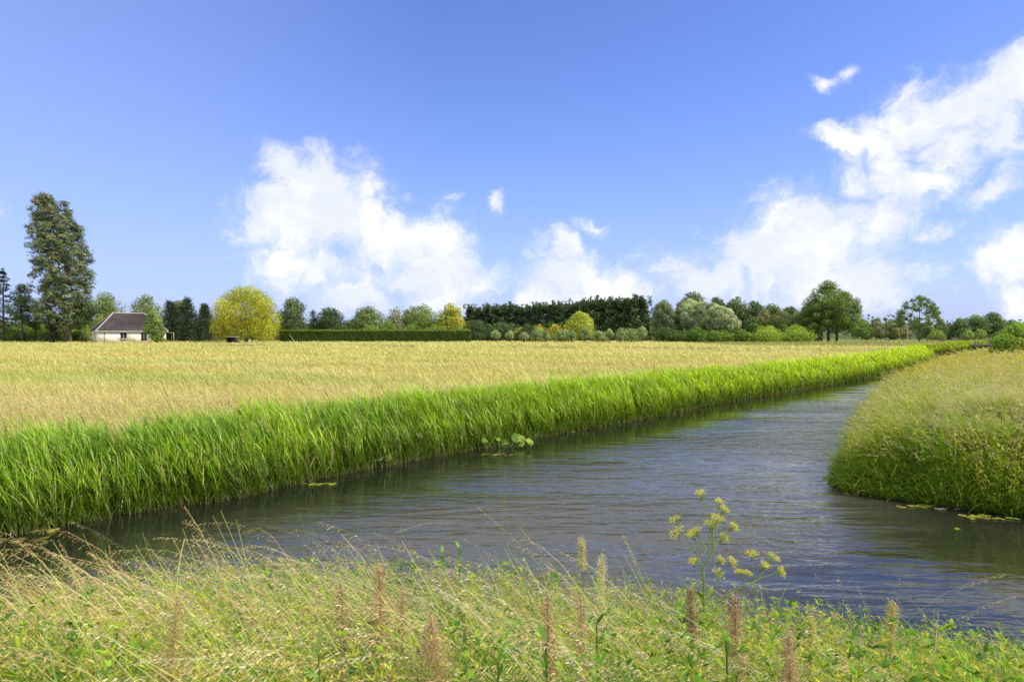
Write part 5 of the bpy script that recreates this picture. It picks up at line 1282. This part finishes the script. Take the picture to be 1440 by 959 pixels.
# ------------------------------------------------------------------ person
def person():
    d = 202; e_loc = (px2x(1149, d), d, 0.02)
    def skinned(name, verts, edges, radii, mat, parent=None, root=0):
        me = bpy.data.meshes.new(name); me.from_pydata(verts, edges, []); o = bpy.data.objects.new(name, me); col.objects.link(o)
        if parent: o.parent = parent
        o.modifiers.new('skin', 'SKIN')
        if not me.skin_vertices: 
            me.attributes.new
        for i, sv in enumerate(me.skin_vertices[0].data):
            r = radii[i]; sv.radius = (r, r) if not isinstance(r, tuple) else r; sv.use_root = (i == root)
        s = o.modifiers.new('sub', 'SUBSURF'); s.levels = 2; s.render_levels = 2
        me.materials.append(mat); return o
    skin = solid_mat('skin', (.42, .26, .18), .6, 20, .05); shirt = solid_mat('pale_shirt', (.62, .58, .54), .85, 20, .06); trs = solid_mat('black_trousers', (.02, .02, .025), .85, 20, .1); hr = solid_mat('brown_hair', (.05, .03, .02), .7, 40, .2)
    V = [(0, 0, .95), (0, 0, 1.15), (0, 0, 1.40), (0, 0, 1.50), (0, -.01, 1.60), (0, 0, 1.72),
         (-.18, 0, 1.40), (-.23, -.02, 1.14), (-.22, -.10, .92), (-.22, -.13, .84), (.18, 0, 1.40), (.24, .02, 1.14), (.23, -.04, .92), (.23, -.06, .84),
         (-.10, 0, .88), (-.11, -.03, .50), (-.12, .02, .10), (-.12, -.13, .04), (.10, 0, .88), (.12, -.05, .50), (.13, -.02, .10), (.13, -.17, .04)]
    E = [(0, 1), (1, 2), (2, 3), (3, 4), (4, 5), (2, 6), (6, 7), (7, 8), (8, 9), (2, 10), (10, 11), (11, 12), (12, 13), (0, 14), (14, 15), (15, 16), (16, 17), (0, 18), (18, 19), (19, 20), (20, 21)]
    Rd = [.13, .12, .13, .055, .085, .075, .055, .042, .032, .035, .055, .042, .032, .035, .085, .058, .042, .04, .085, .058, .042, .04]
    b = skinned('person', V, E, Rd, skin); b.location = e_loc; b.rotation_euler = (0, 0, R(30))
    tag(b, 'person in pale top and black trousers standing beside the big round trees', 'person')
    skinned('shirt', [V[0], V[1], (0, 0, 1.38), V[6], V[7], V[10], V[11]], [(0, 1), (1, 2), (2, 3), (3, 4), (2, 5), (5, 6)], [.155, .145, .155, .075, .06, .075, .06], shirt, b)
    skinned('trousers', [V[0], V[14], V[15], (-.12, .02, .12), V[18], V[19], (.13, -.02, .12)], [(0, 1), (1, 2), (2, 3), (0, 4), (4, 5), (5, 6)], [.15, .105, .078, .06, .105, .078, .06], trs, b)
    skinned('hair', [(0, .03, 1.66), (0, .02, 1.74)], [(0, 1)], [.095, .08], hr, b)
person()
print('objects', len(bpy.data.objects), 'faces', sum(len(m.polygons) for m in bpy.data.meshes))
